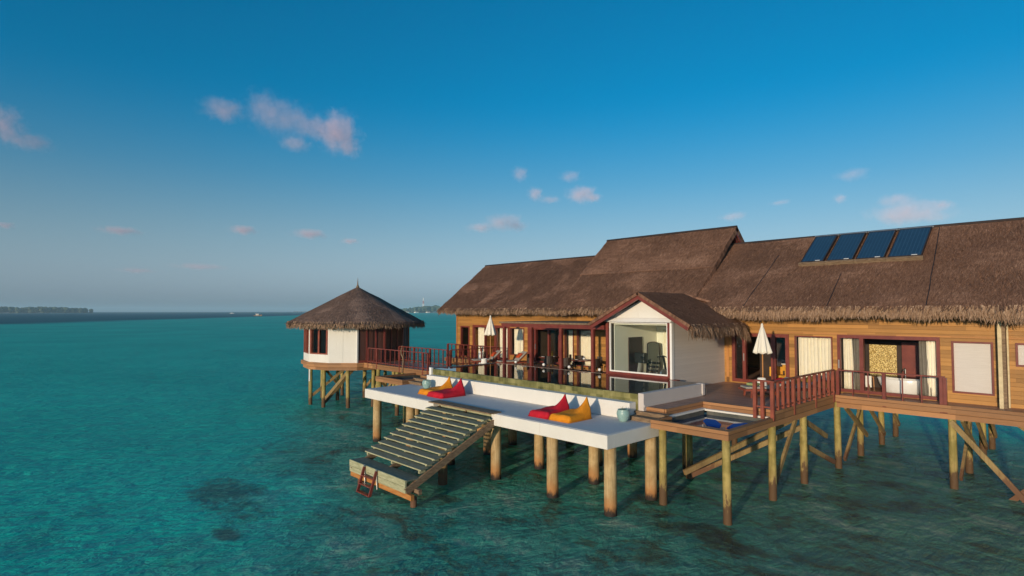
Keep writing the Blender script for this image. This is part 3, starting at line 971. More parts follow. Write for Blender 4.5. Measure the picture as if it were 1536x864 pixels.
def pile(parent, x, y, top, r=0.13, mat='pile', name="stilt", lean=0.0):
    mb = MB(); n = 9
    ax, ay = random.uniform(-lean, lean), random.uniform(-lean, lean)
    pts = []; rr_ = []
    for k in range(n):
        t = k / (n - 1); z = -2.6 + (top + 2.6) * t
        pts.append((x + ax * (1 - t), y + ay * (1 - t), z)); rr_.append(r * (1.06 - 0.1 * t) * random.uniform(0.97, 1.03))
    mb.tube(pts, rr_, 14)
    return mb.build(name, M[mat], parent, smooth=False if mat == 'x' else True)


def brace(parent, p, q, wd=0.09, h=0.17):
    mb = MB(); mb.beam(p, q, wd, h)
    return mb.build("brace", M['brace'], parent)


for x in (-8.0, -4.3, -0.4):
    for y in (25.3, 28.2, 31.3, 33.8): pile(villa, x, y, 2.66, 0.125, lean=0.1)
for x in (-28.0, -31.8, -33.3):
    for y in (25.3, 28.2, 31.3, 33.8): pile(villa, x, y, 2.66, 0.125, lean=0.1)
for x in (-24.5, -20.5, -16.5, -12.3):
    for y in (25.5, 29.5, 33.5): pile(villa, x, y, 2.66, 0.125, lean=0.1)
for x in (-7.85, -4.15):
    brace(villa, (x, 28.0, 2.35), (x, 25.6, 0.3)); brace(villa, (x + .1, 25.5, 2.4), (x + .1, 28.2, 0.9))
    brace(villa, (x, 28.4, 2.35), (x, 31.2, 0.5)); brace(villa, (x, 31.5, 2.35), (x, 33.7, 0.6))
brace(villa, (-4.30, 25.12, 2.36), (-2.2, 25.12, -0.2)); brace(villa, (-0.6, 25.12, 2.36), (-2.9, 25.2, -0.2))
brace(villa, (-4.1, 31.2, 2.3), (-1.2, 31.2, 0.2)); brace(villa, (-28.2, 25.2, 2.3), (-31.6, 25.2, 0.2))
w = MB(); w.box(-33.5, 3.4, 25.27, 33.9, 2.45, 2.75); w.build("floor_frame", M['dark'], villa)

# ------------------------------------------------------------------ white sun terrace
ter = thing("sun_terrace", "white concrete sun terrace on round pillars, lowest level before the pool", "terrace", (-17.9, 15.3, 2.1))
poly = [(-25.15, 14.0), (-19.55, 14.0), (-19.55, 14.3), (-15.95, 14.3), (-15.95, 14.0), (-10.72, 14.0), (-10.72, 16.95), (-25.15, 16.95)]
w = MB(); w.prism(poly, 2.07, 2.49); w.build("slab", M['white'], ter, bevel=0.015)
w = MB(); w.prism([(-25.06, 14.09), (-19.46, 14.09), (-19.46, 14.39), (-16.04, 14.39), (-16.04, 14.09), (-10.81, 14.09), (-10.81, 16.59), (-25.06, 16.59)], 2.492, 2.5)
w.build("shaded_floor_top", M['topgrey'], ter)  # thin top layer carrying the greyed floor colour
w = MB(); w.box(-23.75, -11.75, 16.6, 16.98, 2.502, 3.06); w.build("back_wall", M['white'], ter, bevel=0.012)
for x in (-10.95, -13.35, -16.2, -19.0, -21.9, -24.75): pile(ter, x, 14.45, 2.07, 0.2, 'pillar', "pillar")
for x in (-10.95, -13.35, -16.1, -19.2, -22.2, -24.75): pile(ter, x, 16.65, 2.07, 0.2, 'pillar', "pillar")

# ------------------------------------------------------------------ infinity pool
pool = thing("infinity_pool", "infinity pool with mossy green overflow wall and dark still water", "pool", (-17.7, 19, 2.5))
PX0, PX1, PY0, PY1 = -23.85, -11.45, 17.0, GY - 0.18
w = MB()
w.box(PX0, PX1 - 0.24, PY0, PY0 + 0.16, 2.3, 3.335)
w.build("overflow_wall", M['tile'], pool, bevel=0.02)
w = MB(); w.box(PX1 - 0.22, PX1, PY0 + 0.0, PY1 - 0.35, 2.3, 3.37); w.box(PX1 - 0.24, PX1 + 0.05, PY1 - 0.35, PY1 - 0.17, 2.92, 3.38)
w.box(PX1 + 0.002, PX1 + 0.03, PY0 + .01, PY1 - 0.36, 2.902, 2.98)
w.build("side_wall", M['sidewhite'], pool, bevel=0.01)
w = MB(); w.box(PX0 - 0.2, PX0, PY0, PY1, 2.3, 3.36); w.build("side_wall", m_noise("dark_stone", (0.07, 0.065, 0.06), (0.16, 0.15, 0.14), 4, 0.6), pool, bevel=0.01, label="low dark stone side wall")
w = MB(); w.box(PX0 - 0.12, PX0 + 0.06, PY0 - 0.1, PY0 + 0.02, 2.5, 3.40); w.build("post", M['whitepaint'], pool)
w = MB(); w.box(PX0, GX0 - 0.32, PY1, GY - 0.13, 2.3, 3.355); w.box(GX0 - 0.318, PX1, PY1, GY - 0.13, 2.3, 3.17)
w.build("coping", m_noise("coping_stone", (0.28, 0.20, 0.16), (0.40, 0.31, 0.25), 4, 0.5), pool, bevel=0.01)
w = MB(); w.box(PX0, PX1 - 0.23, PY0 + 0.16, PY1, 2.25, 2.3); w.build("pool_floor", M['tile'], pool)
w = MB(); w.add([(PX0 - 0.0, PY0 + 0.03, 3.345), (PX1 - 0.22, PY0 + 0.03, 3.345), (PX1 - 0.22, PY1, 3.345), (PX0, PY1, 3.345)], [(0, 1, 2, 3)])
w.build("pool_surface", M['poolwater'], pool)
for x, y in ((-22.1, 18.7), (-19.8, 18.7), (-17.4, 18.7), (-14.8, 18.7), (-12.2, 18.7), (-22.1, 20.8), (-18.2, 20.9), (-14.6, 20.8), (-12.0, 20.8)):
    pile(pool, x, y, 2.26, 0.2, 'pillar', "pillar")
for i, x in enumerate((-22.35, -20.3, -18.6, -16.75)):
    g = thing("globe_light", ["white globe light on the pool coping in front of the left porch curtain", "white globe light on the pool coping before the dark porch doorway",
                              "white globe light on the pool coping under the third porch post", "white globe light on the pool coping beside the glass gallery"][i], "light", (x, 21.34, 3.37), "globe lights along the back of the pool")
    w = MB(); w.lathe([(0.001, 0), (0.07, 0), (0.07, 0.03), (0.03, 0.05), (0.03, 0.06)], (x, 21.34, 3.37), 12); w.build("base", M['black'], g)
    w = MB(); w.lathe([(0.001, 0.06)] + [(0.075 * math.sin(math.pi * k / 8), 0.135 - 0.075 * math.cos(math.pi * k / 8)) for k in range(1, 8)] + [(0.001, 0.21)], (x, 21.34, 3.37), 14)
    w.build("globe", M['globe'], g, smooth=True)

# ------------------------------------------------------------------ timber decks left and right of the pool
def mx(x, s): return x if s > 0 else -35.86 - x      # the two decks mirror one another about x = -17.93


def bx(mb, s, x0, x1, y0, y1, z0, z1):
    a, b = sorted((mx(x0, s), mx(x1, s))); mb.box(a, b, y0, y1, z0, z1)


decks = {}
for s, lab in ((1, "right timber deck with plunge tub beside the white terrace end"), (-1, "left timber deck with plunge tub between pool and pavilion walkway")):
    dk = thing("timber_deck", lab, "deck", (mx(-9.5, s), 21, 2.5), "timber decks beside the pool")
    decks[s] = dk
    w = MB()
    bx(w, s, -13.05, -8.06, 21.32, FY - 0.12, D - 0.05, D)
    bx(w, s, -11.42, -8.06, 19.75, 21.318, D - 0.05, D)
    bx(w, s, -11.42, -10.75, 17.23, 19.748, D - 0.05, D)
    w.build("boards", M['deck'], dk)
    w = MB()
    bx(w, s, -10.80, -8.1, 19.68, 19.745, D - 0.24, D + 0.004)
    bx(w, s, -10.745, -10.69, 17.2, 19.67, D - 0.22, D + 0.004)
    bx(w, s, -11.95, -10.75, 17.17, 17.225, D - 0.2, D + 0.004)
    bx(w, s, -8.06, -8.0, 19.4, 25.015, 2.42, D + 0.006)
    w.build("fascia", M['fascia'], dk)
    w = MB()
    bx(w, s, -11.75, -10.55, 16.86, 17.16, 2.72, 2.775); bx(w, s, -11.7, -10.6, 16.9, 17.13, 2.56, 2.715)
    bx(w, s, -11.75, -10.55, 16.5, 16.82, 2.60, 2.65); bx(w, s, -11.7, -10.6, 16.96 - 0.4, 16.79, 2.50, 2.595)
    w.build("step", M['old_timber'], dk)
    tb = MB()      # plunge tub rim
    bx(tb, s, -10.62, -8.0, 16.15, 16.31, 2.44, 2.71)
    bx(tb, s, -8.18, -8.0, 16.312, 19.398, 2.44, 2.708)
    bx(tb, s, -10.62, -10.45, 16.312, 17.16, 2.44, 2.706)
    tb.build("tub_rim", M['fascia'], dk)
    tb = MB()
    bx(tb, s, -10.685, -10.55, 17.17, 19.6, 2.64, 2.70); bx(tb, s, -10.54, -8.19, 19.5, 19.66, 2.62, 2.68)
    tb.build("tub_liner", M['white'], dk)
    tb = MB()
    bx(tb, s, -10.6, -8.15, 16.25, 19.55, 2.445, 2.475)
    bx(tb, s, -10.44, -8.19, 16.315, 16.33, 2.476, 2.6); bx(tb, s, -10.44, -8.19, 19.46, 19.48, 2.476, 2.62)
    bx(tb, s, -8.20, -8.185, 16.335, 19.45, 2.476, 2.6); bx(tb, s, -10.545, -10.53, 17.2, 19.45, 2.476, 2.63)
    tb.build("tub_basin", m_noise("basin_concrete", (0.06, 0.065, 0.055), (0.13, 0.125, 0.105), 3, 0.7), dk)
    tb = MB(); a, b = sorted((mx(-10.5, s), mx(-8.2, s)))
    tb.add([(a, 16.33, 2.50), (b, 16.33, 2.50), (b, 19.46, 2.50), (a, 19.46, 2.50)], [(0, 1, 2, 3)])
    tb.build("tub_water", M['tubwater'], dk)
    for x, y in ((-8.15, 16.3), (-8.15, 19.5), (-8.15, 22.2), (-11.3, 19.7), (-10.4, 16.5), (-11.3, 22.6)):
        pile(dk, mx(x, s), y, 2.44 if y < 17 else 2.6, 0.125, lean=0.06)
    brace(dk, (mx(-8.3, s), 21.9, 2.3), (mx(-8.3, s), 20.0, 0.35))
    brace(dk, (mx(-8.32, s), 22.4, 1.37), (mx(-8.0, s), 24.9, 0.3))
    brace(dk, (mx(-11.1, s), 19.5, 0.2), (mx(-8.2, s), 22.1, 2.0))
    brace(dk, (mx(-10.4, s), 17.8, 0.75), (mx(-8.2, s), 22.4, 2.45))
    brace(dk, (mx(-8.2, s), 22.2, 2.3), (mx(-8.2, s), 24.7, 1.3))
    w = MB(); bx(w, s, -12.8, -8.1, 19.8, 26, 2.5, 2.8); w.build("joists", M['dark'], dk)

# blue mats lying in the right tub
for i, (pg, lab) in enumerate((([(-9.42, 17.55), (-8.95, 17.5), (-9.15, 18.0), (-9.66, 18.62), (-10.02, 18.6), (-9.9, 18.2)], "blue mat in the plunge tub, nearer the steps"),
                                ([(-8.78, 17.6), (-8.5, 17.62), (-8.38, 18.5), (-8.45, 18.85), (-8.75, 18.8), (-8.95, 18.4)], "blue mat in the plunge tub, nearer the deck railing"))):
    w = MB(); w.prism(pg, 2.49, 2.52)
    tag(w.build("mat", M['blue'], bevel=0.012), lab, "mat", "blue mats in the plunge tub")

# ------------------------------------------------------------------ stairs down to the sea, swim ladder
st = thing("sea_stairs", "open timber stairs descending from the white terrace to the sea", "stairs", (-17.7, 12, 0.8))
SX0, SX1 = -19.45, -15.85
w = MB(); w.box(SX0 - 0.1, SX1 + 0.1, 13.75, 14.31, 2.50, 2.545); w.build("top_board", M['old_timber'], st)
w = MB(); w.box(SX0, SX1, 14.2, 14.296, 2.1, 2.498); w.build("riser_board", M['step_pale'], st)
NT_ = 11
for k in range(NT_):
    t = (k + 0.6) / (NT_ + 0.2)
    y = 13.85 + (10.85 - 13.85) * t; z = 2.40 + (0.98 - 2.40) * t
    dx = random.uniform(-0.03, 0.03)
    tl = R(7 + random.uniform(-1.2, 1.2)); sv = Vector((0, -math.cos(tl), -math.sin(tl))); uv_ = (0, -math.sin(tl), math.cos(tl))
    c = Vector((0, y, z))
    w = MB(); w.beam((SX0 + dx, y, z), (SX1 + dx, y, z), 0.30, 0.045, uv_); tr = w.build("tread", M['step'], st)
    for x in (SX0 + 0.13, (SX0 + SX1) / 2, SX1 - 0.13):
        w = MB(); w.box(x - 0.035, x + 0.035, y - 0.13, y + 0.11, z - 0.15, z - 0.052); w.build("block", M['step_pale'], tr)
    e = c + sv * 0.156
    w = MB(); w.beam((SX0 + dx, e.y, e.z), (SX1 + dx, e.y, e.z), 0.01, 0.044, uv_); w.build("nosing", M['step_pale'], tr)
for x in (SX0 + 0.1, (SX0 + SX1) / 2, SX1 + 0.0):
    w = MB(); w.beam((x, 14.28, 2.28), (x, 10.3, 0.47), 0.09, 0.22); w.build("stringer", M['old_timber'], st)
w = MB()
w.box(SX0 - 0.02, SX1 + 0.02, 10.32, 10.86, 0.78, 0.82); w.build("landing", M['step'], st)
w = MB()
w.box(SX0 - 0.04, SX1 + 0.02, 10.26, 10.318, 0.625, 0.83); w.box(SX0 - 0.04, SX1 + 0.02, 10.27, 10.32, 0.42, 0.61)
w.build("landing_face", M['step_pale'], st)
w = MB()
w.box(SX0 - 0.02, SX1 + 0.30, 10.30, 10.42, 0.25, 0.415); w.build("landing_beam", M['rust_timber'], st)
w = MB(); w.box(SX0, SX1 + 0.28, 10.6, 10.72, 0.36, 0.52); w.build("landing_joist", M['old_timber'], st)
for x in (SX0 + 0.35, SX1 + 0.15):
    pile(st, x, 10.50, 0.30, 0.11, 'brace', "stair_post")
for x, y in ((-17.0, 12.6),): pile(st, x, y, 1.5, 0.17, 'brace', "stair_post")
ld = thing("swim_ladder", "small red timber swim ladder hanging from the stair landing into the sea", "ladder", (-18.1, 10.1, 0.0))
for x in (-18.33, -17.52):
    w = MB(); w.beam((x, 10.22, 0.80), (x, 9.72, -0.75), 0.055, 0.09); w.build("rail", M['red'], ld)
    w = MB(); w.beam((x, 10.22, 0.80), (x + 0.02, 10.235, 0.2), 0.04, 0.03); w.tube([(x, 10.22, 0.80), (x, 10.215, 0.86)], 0.035, 8); w.build("hook", M['metal'], ld)
for k in range(5):
    t = (k + 1) / 6.0; y = 10.22 - 0.5 * t; z = 0.8 - 1.55 * t
    w = MB(); w.box(-18.31, -17.54, y - 0.06, y + 0.06, z - 0.02, z + 0.02); w.build("rung", M['red'], ld)

# ------------------------------------------------------------------ bean bags, pots
def beanbag(name, label, mat, x0, x1, y0, y1, apex, group):
    """low triangular lounge bag: flat seat in front, tall point at the back corner"""
    n, m = 22, 18
    vs = []; fs = []
    H = apex[2]
    for j in range(m + 1):
        for i in range(n + 1):
            s = i / n; t = j / m
            x = x0 + (x1 - x0) * s; y = y0 + (y1 - y0) * t
            edge = min(s, 1 - s, t * 1.0, 1 - t)
            e = min(1.0, edge / 0.13)
            round_ = math.sqrt(max(0.0, 1 - (1 - e) ** 2))
            seat = 0.24 - 0.03 * math.sin(t * 6)
            dx = (apex[0] - x) / (x1 - x0) * 0.72 if x < apex[0] else (x - apex[0]) / (x1 - x0) * 1.6; dy = (apex[1] - y) / (y1 - y0)
            ridge = max(0.0, 1 - dx * (1.55 if x < apex[0] else 1.75)) * max(0.0, 1 - max(0, dy) * 1.55)
            peak = H * ridge ** 1.12
            z = max(seat, peak + 0.06 * ridge) * round_ if peak < seat else (seat + (peak - seat)) * max(round_, 0.0 if edge <= 0 else min(1.0, 0.55 + round_))
            z += 0.018 * mnoise.noise(Vector((x * 4, y * 4, H * 3))) * round_
            # gather towards the point
            g = ridge ** 1.5 * 0.55
            vs.append((x + (apex[0] - x) * g, y + (apex[1] - y) * g * 0.8, 2.501 + max(0, z)))
    for j in range(m):
        for i in range(n):
            a = j * (n + 1) + i
            fs.append((a, a + 1, a + n + 2, a + n + 1))
    fs.append(tuple([i for i in range(n, -1, -1)] + [j * (n + 1) for j in range(1, m + 1)] + [m * (n + 1) + i for i in range(1, n + 1)] + [j * (n + 1) + n for j in range(m - 1, 0, -1)]))
    mb = MB(); mb.add(vs, fs)
    o = mb.build(name, M[mat], smooth=True)
    return tag(o, label, "bean bag", group)


BG = "bean bags on the white terrace"
beanbag("bean_bag", "red bean bag in the right pair, beside the orange one", 'red_bag', -14.62, -13.68, 14.55, 15.85, (-13.90, 15.70, 0.76), BG)
beanbag("bean_bag", "orange bean bag in the right pair, nearest the right pot", 'orange_bag', -13.64, -12.70, 14.55, 15.85, (-12.90, 15.70, 0.76), BG)
beanbag("bean_bag", "red bean bag in the left pair, at the head of the stairs", 'red_bag', -21.05, -19.95, 14.7, 16.1, (-20.22, 15.95, 0.78), BG)
beanbag("bean_bag", "orange bean bag in the left pair, beside the left pot", 'orange_bag', -21.95, -20.95, 14.85, 16.2, (-21.2, 16.05, 0.76), BG)

for i, (x, y, lab) in enumerate(((-11.72, 16.2, "round aqua planter pot at the right end of the terrace by the steps"), (-23.1, 16.15, "round aqua planter pot beside the left orange bean bag"))):
    p = thing("planter_pot", lab, "pot", (x, y, 2.501), "aqua pots on the terrace")
    w = MB(); w.lathe([(0.001, 0.0), (0.13, 0.0), (0.15, 0.03), (0.205, 0.15), (0.225, 0.25), (0.215, 0.33), (0.185, 0.385), (0.195, 0.40), (0.175, 0.405), (0.16, 0.37), (0.001, 0.36)], (x, y, 2.501), 28)
    w.build("pot", M['pot'], p, smooth=True)
    w = MB(); w.lathe([(0.001, 0.372), (0.162, 0.37)], (x, y, 2.501), 20); w.build("soil", M['soil'], p)
    w = MB()
    for k in range(5):
        an = k * 1.3; w.tube([(x + .04 * math.cos(an), y + .04 * math.sin(an), 2.87), (x + .06 * math.cos(an), y + .06 * math.sin(an), 2.92), (x + .08 * math.cos(an), y + .08 * math.sin(an), 2.95 + 0.015 * k)], [0.008, 0.007, 0.002], 5)
    w.build("shoots", M['leaf'], p)

# ------------------------------------------------------------------ railings
def railing(label, runs, mat='redrail', group="red timber railings", top=0.98, base=D, pw=0.11, bw=0.085, low=0.12, bal=None):
    """runs: list of (p, q, posts (fractions), n balusters between posts)"""
    p0 = runs[0][0]
    r = thing("railing", label, "railing", (p0[0], p0[1], base), group)
    for (p, q, posts, nb) in runs:
        p = Vector((*p, base)); q = Vector((*q, base)); d = (q - p)
        hp = MB(); hp.beam(p + Vector((0, 0, top)), q + Vector((0, 0, top)), 0.10, 0.05); hp.build("handrail", M[mat], r)
        if bal != 'thin':
            hp = MB(); hp.beam(p + Vector((0, 0, low)), q + Vector((0, 0, low)), 0.04, 0.05); hp.build("bottom_rail", M[mat], r)
        for k, t in enumerate(posts):
            c = p + d * t
            mb = MB(); mb.box(c.x - pw / 2, c.x + pw / 2, c.y - pw / 2, c.y + pw / 2, base - 0.28, base + top - 0.026); mb.build("post", M[mat], r)
            if k + 1 < len(posts):
                nk = nb[k] if isinstance(nb, (list, tuple)) else nb
                for j in range(nk):
                    tt = t + (posts[k + 1] - t) * (j + 1) / (nk + 1)
                    c2 = p + d * tt; b = bw
                    mb = MB(); mb.box(c2.x - b / 2, c2.x + b / 2, c2.y - b / 2, c2.y + b / 2, base + (0.02 if bal != 'thin' else -0.2), base + top - 0.026); mb.build("baluster", M[mat], r)
    return r


railing("red slatted railing along the right deck edge above the sea", [((-8.03, 19.3), (-8.03, 25.1), (0.0, 0.3, 0.65, 0.985), 3), ((-8.66, 19.42), (-8.1, 19.42), (0.0, 0.45), 0)], bw=0.09)
railing("red thin-baluster railing before the bathroom sliding door", [((-7.9, 25.16), (-4.45, 25.16), (0.0, 0.46, 0.97, 1.0), 2)], bal='thin', bw=0.04, mat='red')
railing("red railing on the ledge before the left end windows", [((-33.4, 25.16), (-27.95, 25.16), (0.0, 0.25, 0.5, 0.75, 1.0), 2)], bal='thin', bw=0.05, mat='red')
railing("red railing on the left edge of the left deck", [((-27.83, 21.15), (-27.83, 25.05), (0.0, 0.5, 1.0), 3)], bw=0.06, mat='red')
railing("red railing on the near side of the pavilion walkway", [((-33.1, 18.66), (-26.6, 18.66), (0.0, 0.16, 0.56, 0.93, 1.0), (2, 4, 4, 0))], bw=0.04, pw=0.085, mat='red')
railing("red railing on the far side of the pavilion walkway", [((-33.2, 21.0), (-27.9, 21.0), (0.0, 0.33, 0.66, 1.0), 3)], bw=0.05, mat='red')

# ------------------------------------------------------------------ walkway to the pavilion
wk = thing("walkway", "timber walkway joining the left deck to the round pavilion", "walkway", (-30, 19.9, 2.5))
w = MB(); w.box(-33.9, -27.82, 18.7, 21.05, D - 0.05, D - 0.001); w.box(-27.81, -26.5, 18.7, 19.6, D - 0.05, D - 0.001); w.build("boards", M['deck_x'], wk)
w = MB(); w.box(-33.9, -26.45, 18.63, 18.695, 2.60, D + 0.004); w.box(-33.9, -27.85, 21.055, 21.12, 2.6, D + 0.004); w.build("fascia", M['fascia'], wk)
for x in (-32.2, -30.0, -28.4):
    for y in (18.85, 20.9): pile(wk, x, y, 2.6, 0.12, lean=0.08)
brace(wk, (-30.1, 18.8, 2.3), (-32.1, 18.8, 0.5)); brace(wk, (-30.0, 20.9, 2.3), (-32.2, 20.9, 0.4)); brace(wk, (-30, 18.8, 2.2), (-28.4, 18.8, 0.5))
dw = MB(); dw.tube([(-29.05, 18.60, 2.62), (-29.03, 18.6, 3.0), (-28.98, 18.6, 3.25), (-29.02, 18.6, 3.5), (-29.2, 18.6, 3.68), (-29.22, 18.6, 3.9), (-29.12, 18.6, 4.2)], [0.05, 0.045, 0.04, 0.05, 0.04, 0.035, 0.02], 8)
dw.tube([(-29.03, 18.6, 3.5), (-28.93, 18.6, 3.75), (-28.92, 18.6, 4.1)], [0.03, 0.025, 0.012], 6)
tag(dw.build("driftwood_post", M['old_timber'], smooth=True), "pale crooked driftwood branch fixed upright on the walkway railing", "driftwood")

# ------------------------------------------------------------------ round pavilion
PCX, PCY = -36.93, 19.92
pav = thing("round_pavilion", "round white pavilion on stilts with a conical thatched roof", "pavilion", (PCX, PCY, 2.9))
NS = 12
A0 = R(-28.2)
def pvt(k, r): a = A0 - 2 * math.pi * k / NS; return (PCX + r * math.cos(a), PCY + r * math.sin(a))


w = MB(); w.prism([pvt(k, 3.69) for k in range(NS)][::-1], 2.66, D - 0.0); w.build("platform", M['fascia'], pav)
w = MB(); w.prism([pvt(k, 3.54) for k in range(NS)][::-1], 2.42, 2.655); w.build("ring_beam", M['fascia'], pav)
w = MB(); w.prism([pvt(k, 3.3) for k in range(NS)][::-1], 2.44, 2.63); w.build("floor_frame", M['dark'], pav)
WR = 3.52


def facet(mb, k, u0, u1, z0, z1, r0, r1):
    def pt(u, r):
        a = Vector(pvt(k, r)); b = Vector(pvt(k + 1, r)); return a.lerp(b, u)
    a, b, c, d = pt(u0, r1), pt(u1, r1), pt(u1, r0), pt(u0, r0)
    vs = [(*a, z0), (*b, z0), (*c, z0), (*d, z0), (*a, z1), (*b, z1), (*c, z1), (*d, z1)]
    mb.add(vs, [(3, 2, 1, 0), (4, 5, 6, 7), (0, 1, 5, 4), (1, 2, 6, 5), (2, 3, 7, 6), (3, 0, 4, 7)])


w = MB()
facet(w, 0, 0, 0.5, D, 5.5, WR - 0.12, WR); facet(w, 0, 0.5, 1, D, 5.5, WR - 0.12, WR + 0.012)
for k in (1, 2, 3):
    facet(w, k, 0, 1, D, 3.42, WR - 0.12, WR); facet(w, k, 0, 0.05, 3.42, 5.5, WR - 0.12, WR); facet(w, k, 0.95, 1, 3.42, 5.5, WR - 0.12, WR)
    facet(w, k, 0.05, 0.95, 5.1, 5.5, WR - 0.12, WR)
for k in (4, 5): facet(w, k, 0, 1, D, 5.5, WR - 0.12, WR)
w.build("wall", M['white'], pav)
for k in (1, 2, 3):
    w = MB()
    for (a, b) in ((0.05, 0.13), (0.46, 0.54), (0.87, 0.95)): facet(w, k, a, b, 3.42, 5.1, WR - 0.13, WR + 0.025)
    for (a, b) in ((0.13, 0.46), (0.54, 0.87)): facet(w, k, a, b, 3.42, 3.50, WR - 0.1, WR + 0.025); facet(w, k, a, b, 5.02, 5.1, WR - 0.1, WR + 0.025)
    f = w.build("window", M['redrail'], pav)
    for (a, b) in ((0.13, 0.46), (0.54, 0.87)):
        w = MB(); facet(w, k, a, b, 3.50, 5.02, WR - 0.06, WR - 0.05); w.build("pane", M['glass'], f)
for k in (-1, -2, -3, -4, -5, -6):
    w = MB(); facet(w, k, 0.0, 1.0, D, 5.5, WR - 0.10, WR - 0.02)
    dr = w.build("folding_door", M['darkwood'], pav)
    w = MB()
    for u in (0.0, 0.31, 0.64, 0.95): facet(w, k, u, u + 0.05, D, 5.4, WR - 0.02, WR + 0.03)
    facet(w, k, 0.05, 0.95, 5.1, 5.22, WR - 0.019, WR + 0.03); facet(w, k, 0.05, 0.95, D, 3.05, WR - 0.019, WR + 0.03)
    w.build("stile", M['red'], dr)
for k in (0, -3):
    w = MB(); x, y = pvt(k, WR + 0.02); w.box(x - 0.05, x + 0.05, y - 0.05, y + 0.05, D, 5.5); w.build("corner_post", M['whitepaint'] if k == 0 else M['teak_side'], pav)
w = MB(); w.prism([pvt(k, 3.45) for k in range(NS)][::-1], 5.35, 5.45); w.build("ceiling", M['interior'], pav)
# conical thatch
def cone_z(r): return 7.92 - 0.535 * r


roof = MB()
nt, nr = 96, 26
for side in (0, 1):
    vs = []; uv = []; fs = []; us = []
    for j in range(nr + 1):
        r = 0.04 + (4.54 - 0.04) * j / nr
        for i in range(nt + 1):
            a = 2 * math.pi * i / nt
            octa = 1.0 + 0.012 * math.cos(8 * (a - A0))
            d = 0.05 * mnoise.fractal(Vector((r * math.cos(a) * 0.7, r * math.sin(a) * 0.7, 4.0)), 1, 2, 3)
            vs.append((PCX + r * octa * math.cos(a), PCY + r * octa * math.sin(a), cone_z(r) + d - (0.26 if side else 0)))
            uv.append((a * 4.0, -r))
    for j in range(nr):
        for i in range(nt):
            q = j * (nt + 1) + i
            fcs = (q, q + nt + 1, q + nt + 2, q + 1)
            if side: fcs = fcs[::-1]
            fs.append(fcs); us.append([uv[k] for k in fcs])
    roof.add(vs, fs, us)
for k in range(9000):
    a = random.random() * 2 * math.pi; r = 4.58 * math.sqrt(random.random()) + 0.02
    dn = Vector((math.cos(a), math.sin(a), -0.6)).normalized(); sd_ = Vector((-math.sin(a), math.cos(a), 0)); nrm = sd_.cross(dn) * -1
    if nrm.z < 0: nrm = -nrm
    p = Vector((PCX + r * math.cos(a), PCY + r * math.sin(a), cone_z(r)))
    dv = (dn + sd_ * random.uniform(-.3, .3)).normalized(); L = random.uniform(.2, .42); wd = 0.03 * random.uniform(.6, 1.3)
    q = p + nrm * 0.012; e = p + dv * L + nrm * random.uniform(.015, .04)
    u0 = random.random() * 60; v0 = random.random() * 60
    roof.add([q - sd_ * wd / 2, q + sd_ * wd / 2, e + sd_ * wd * .2, e - sd_ * wd * .2], [(0, 1, 2, 3)], [[(u0, v0), (u0 + .02, v0), (u0 + .02, v0 + .2), (u0, v0 + .2)]])
pr = roof.build("roof", M['thatch2'], pav)
fr = MB()
for i in range(48):
    a = 2 * math.pi * i / 48; b = 2 * math.pi * (i + 1) / 48; r = 4.52
    fringe(fr, (PCX + r * math.cos(a), PCY + r * math.sin(a), cone_z(r) - 0.06), (PCX + r * math.cos(b), PCY + r * math.sin(b), cone_z(r) - 0.06), (math.cos((a + b) / 2), math.sin((a + b) / 2), 0), 120, 0.18, 0.40)
fr.build("thatch_fringe", M['fringe'], pr)
w = MB(); w.lathe([(0.001, 0), (0.09, 0), (0.13, 0.05), (0.07, 0.14), (0.05, 0.2), (0.02, 0.5), (0.012, 0.68), (0.001, 0.7)], (PCX, PCY, 7.85), 14)
w.build("finial", M['old_timber'], pav, smooth=True)
for k in range(NS):
    x, y = pvt(k + 0.35, 3.15); pile(pav, x, y, 2.44, 0.125, lean=0.08)
for k in range(4):
    x, y = pvt(k * 3 + 0.8, 1.4); pile(pav, x, y, 2.44, 0.125, lean=0.08)
for k in range(0, NS, 2):
    a = pvt(k + 0.35, 3.15); b = pvt(k + 1.35, 3.15)
    brace(pav, (*a, 2.3), (*b, 0.45)) if k % 4 == 0 else brace(pav, (*a, 0.45), (*b, 2.3))
a = pvt(1.35, 3.05); brace(pav, (*a, 0.3), (PCX + 1.2, PCY - 0.9, 2.3)); a = pvt(2.35, 3.05); brace(pav, (*a, 0.6), (PCX + .2, PCY - .9, 2.35))
w = MB(); x, y = pvt(1.9, 3.55); w.tube([(x, y, 2.42), (x, y, 1.65)], 0.05, 8); w.build("drain_pipe", M['whitepaint'], pav)

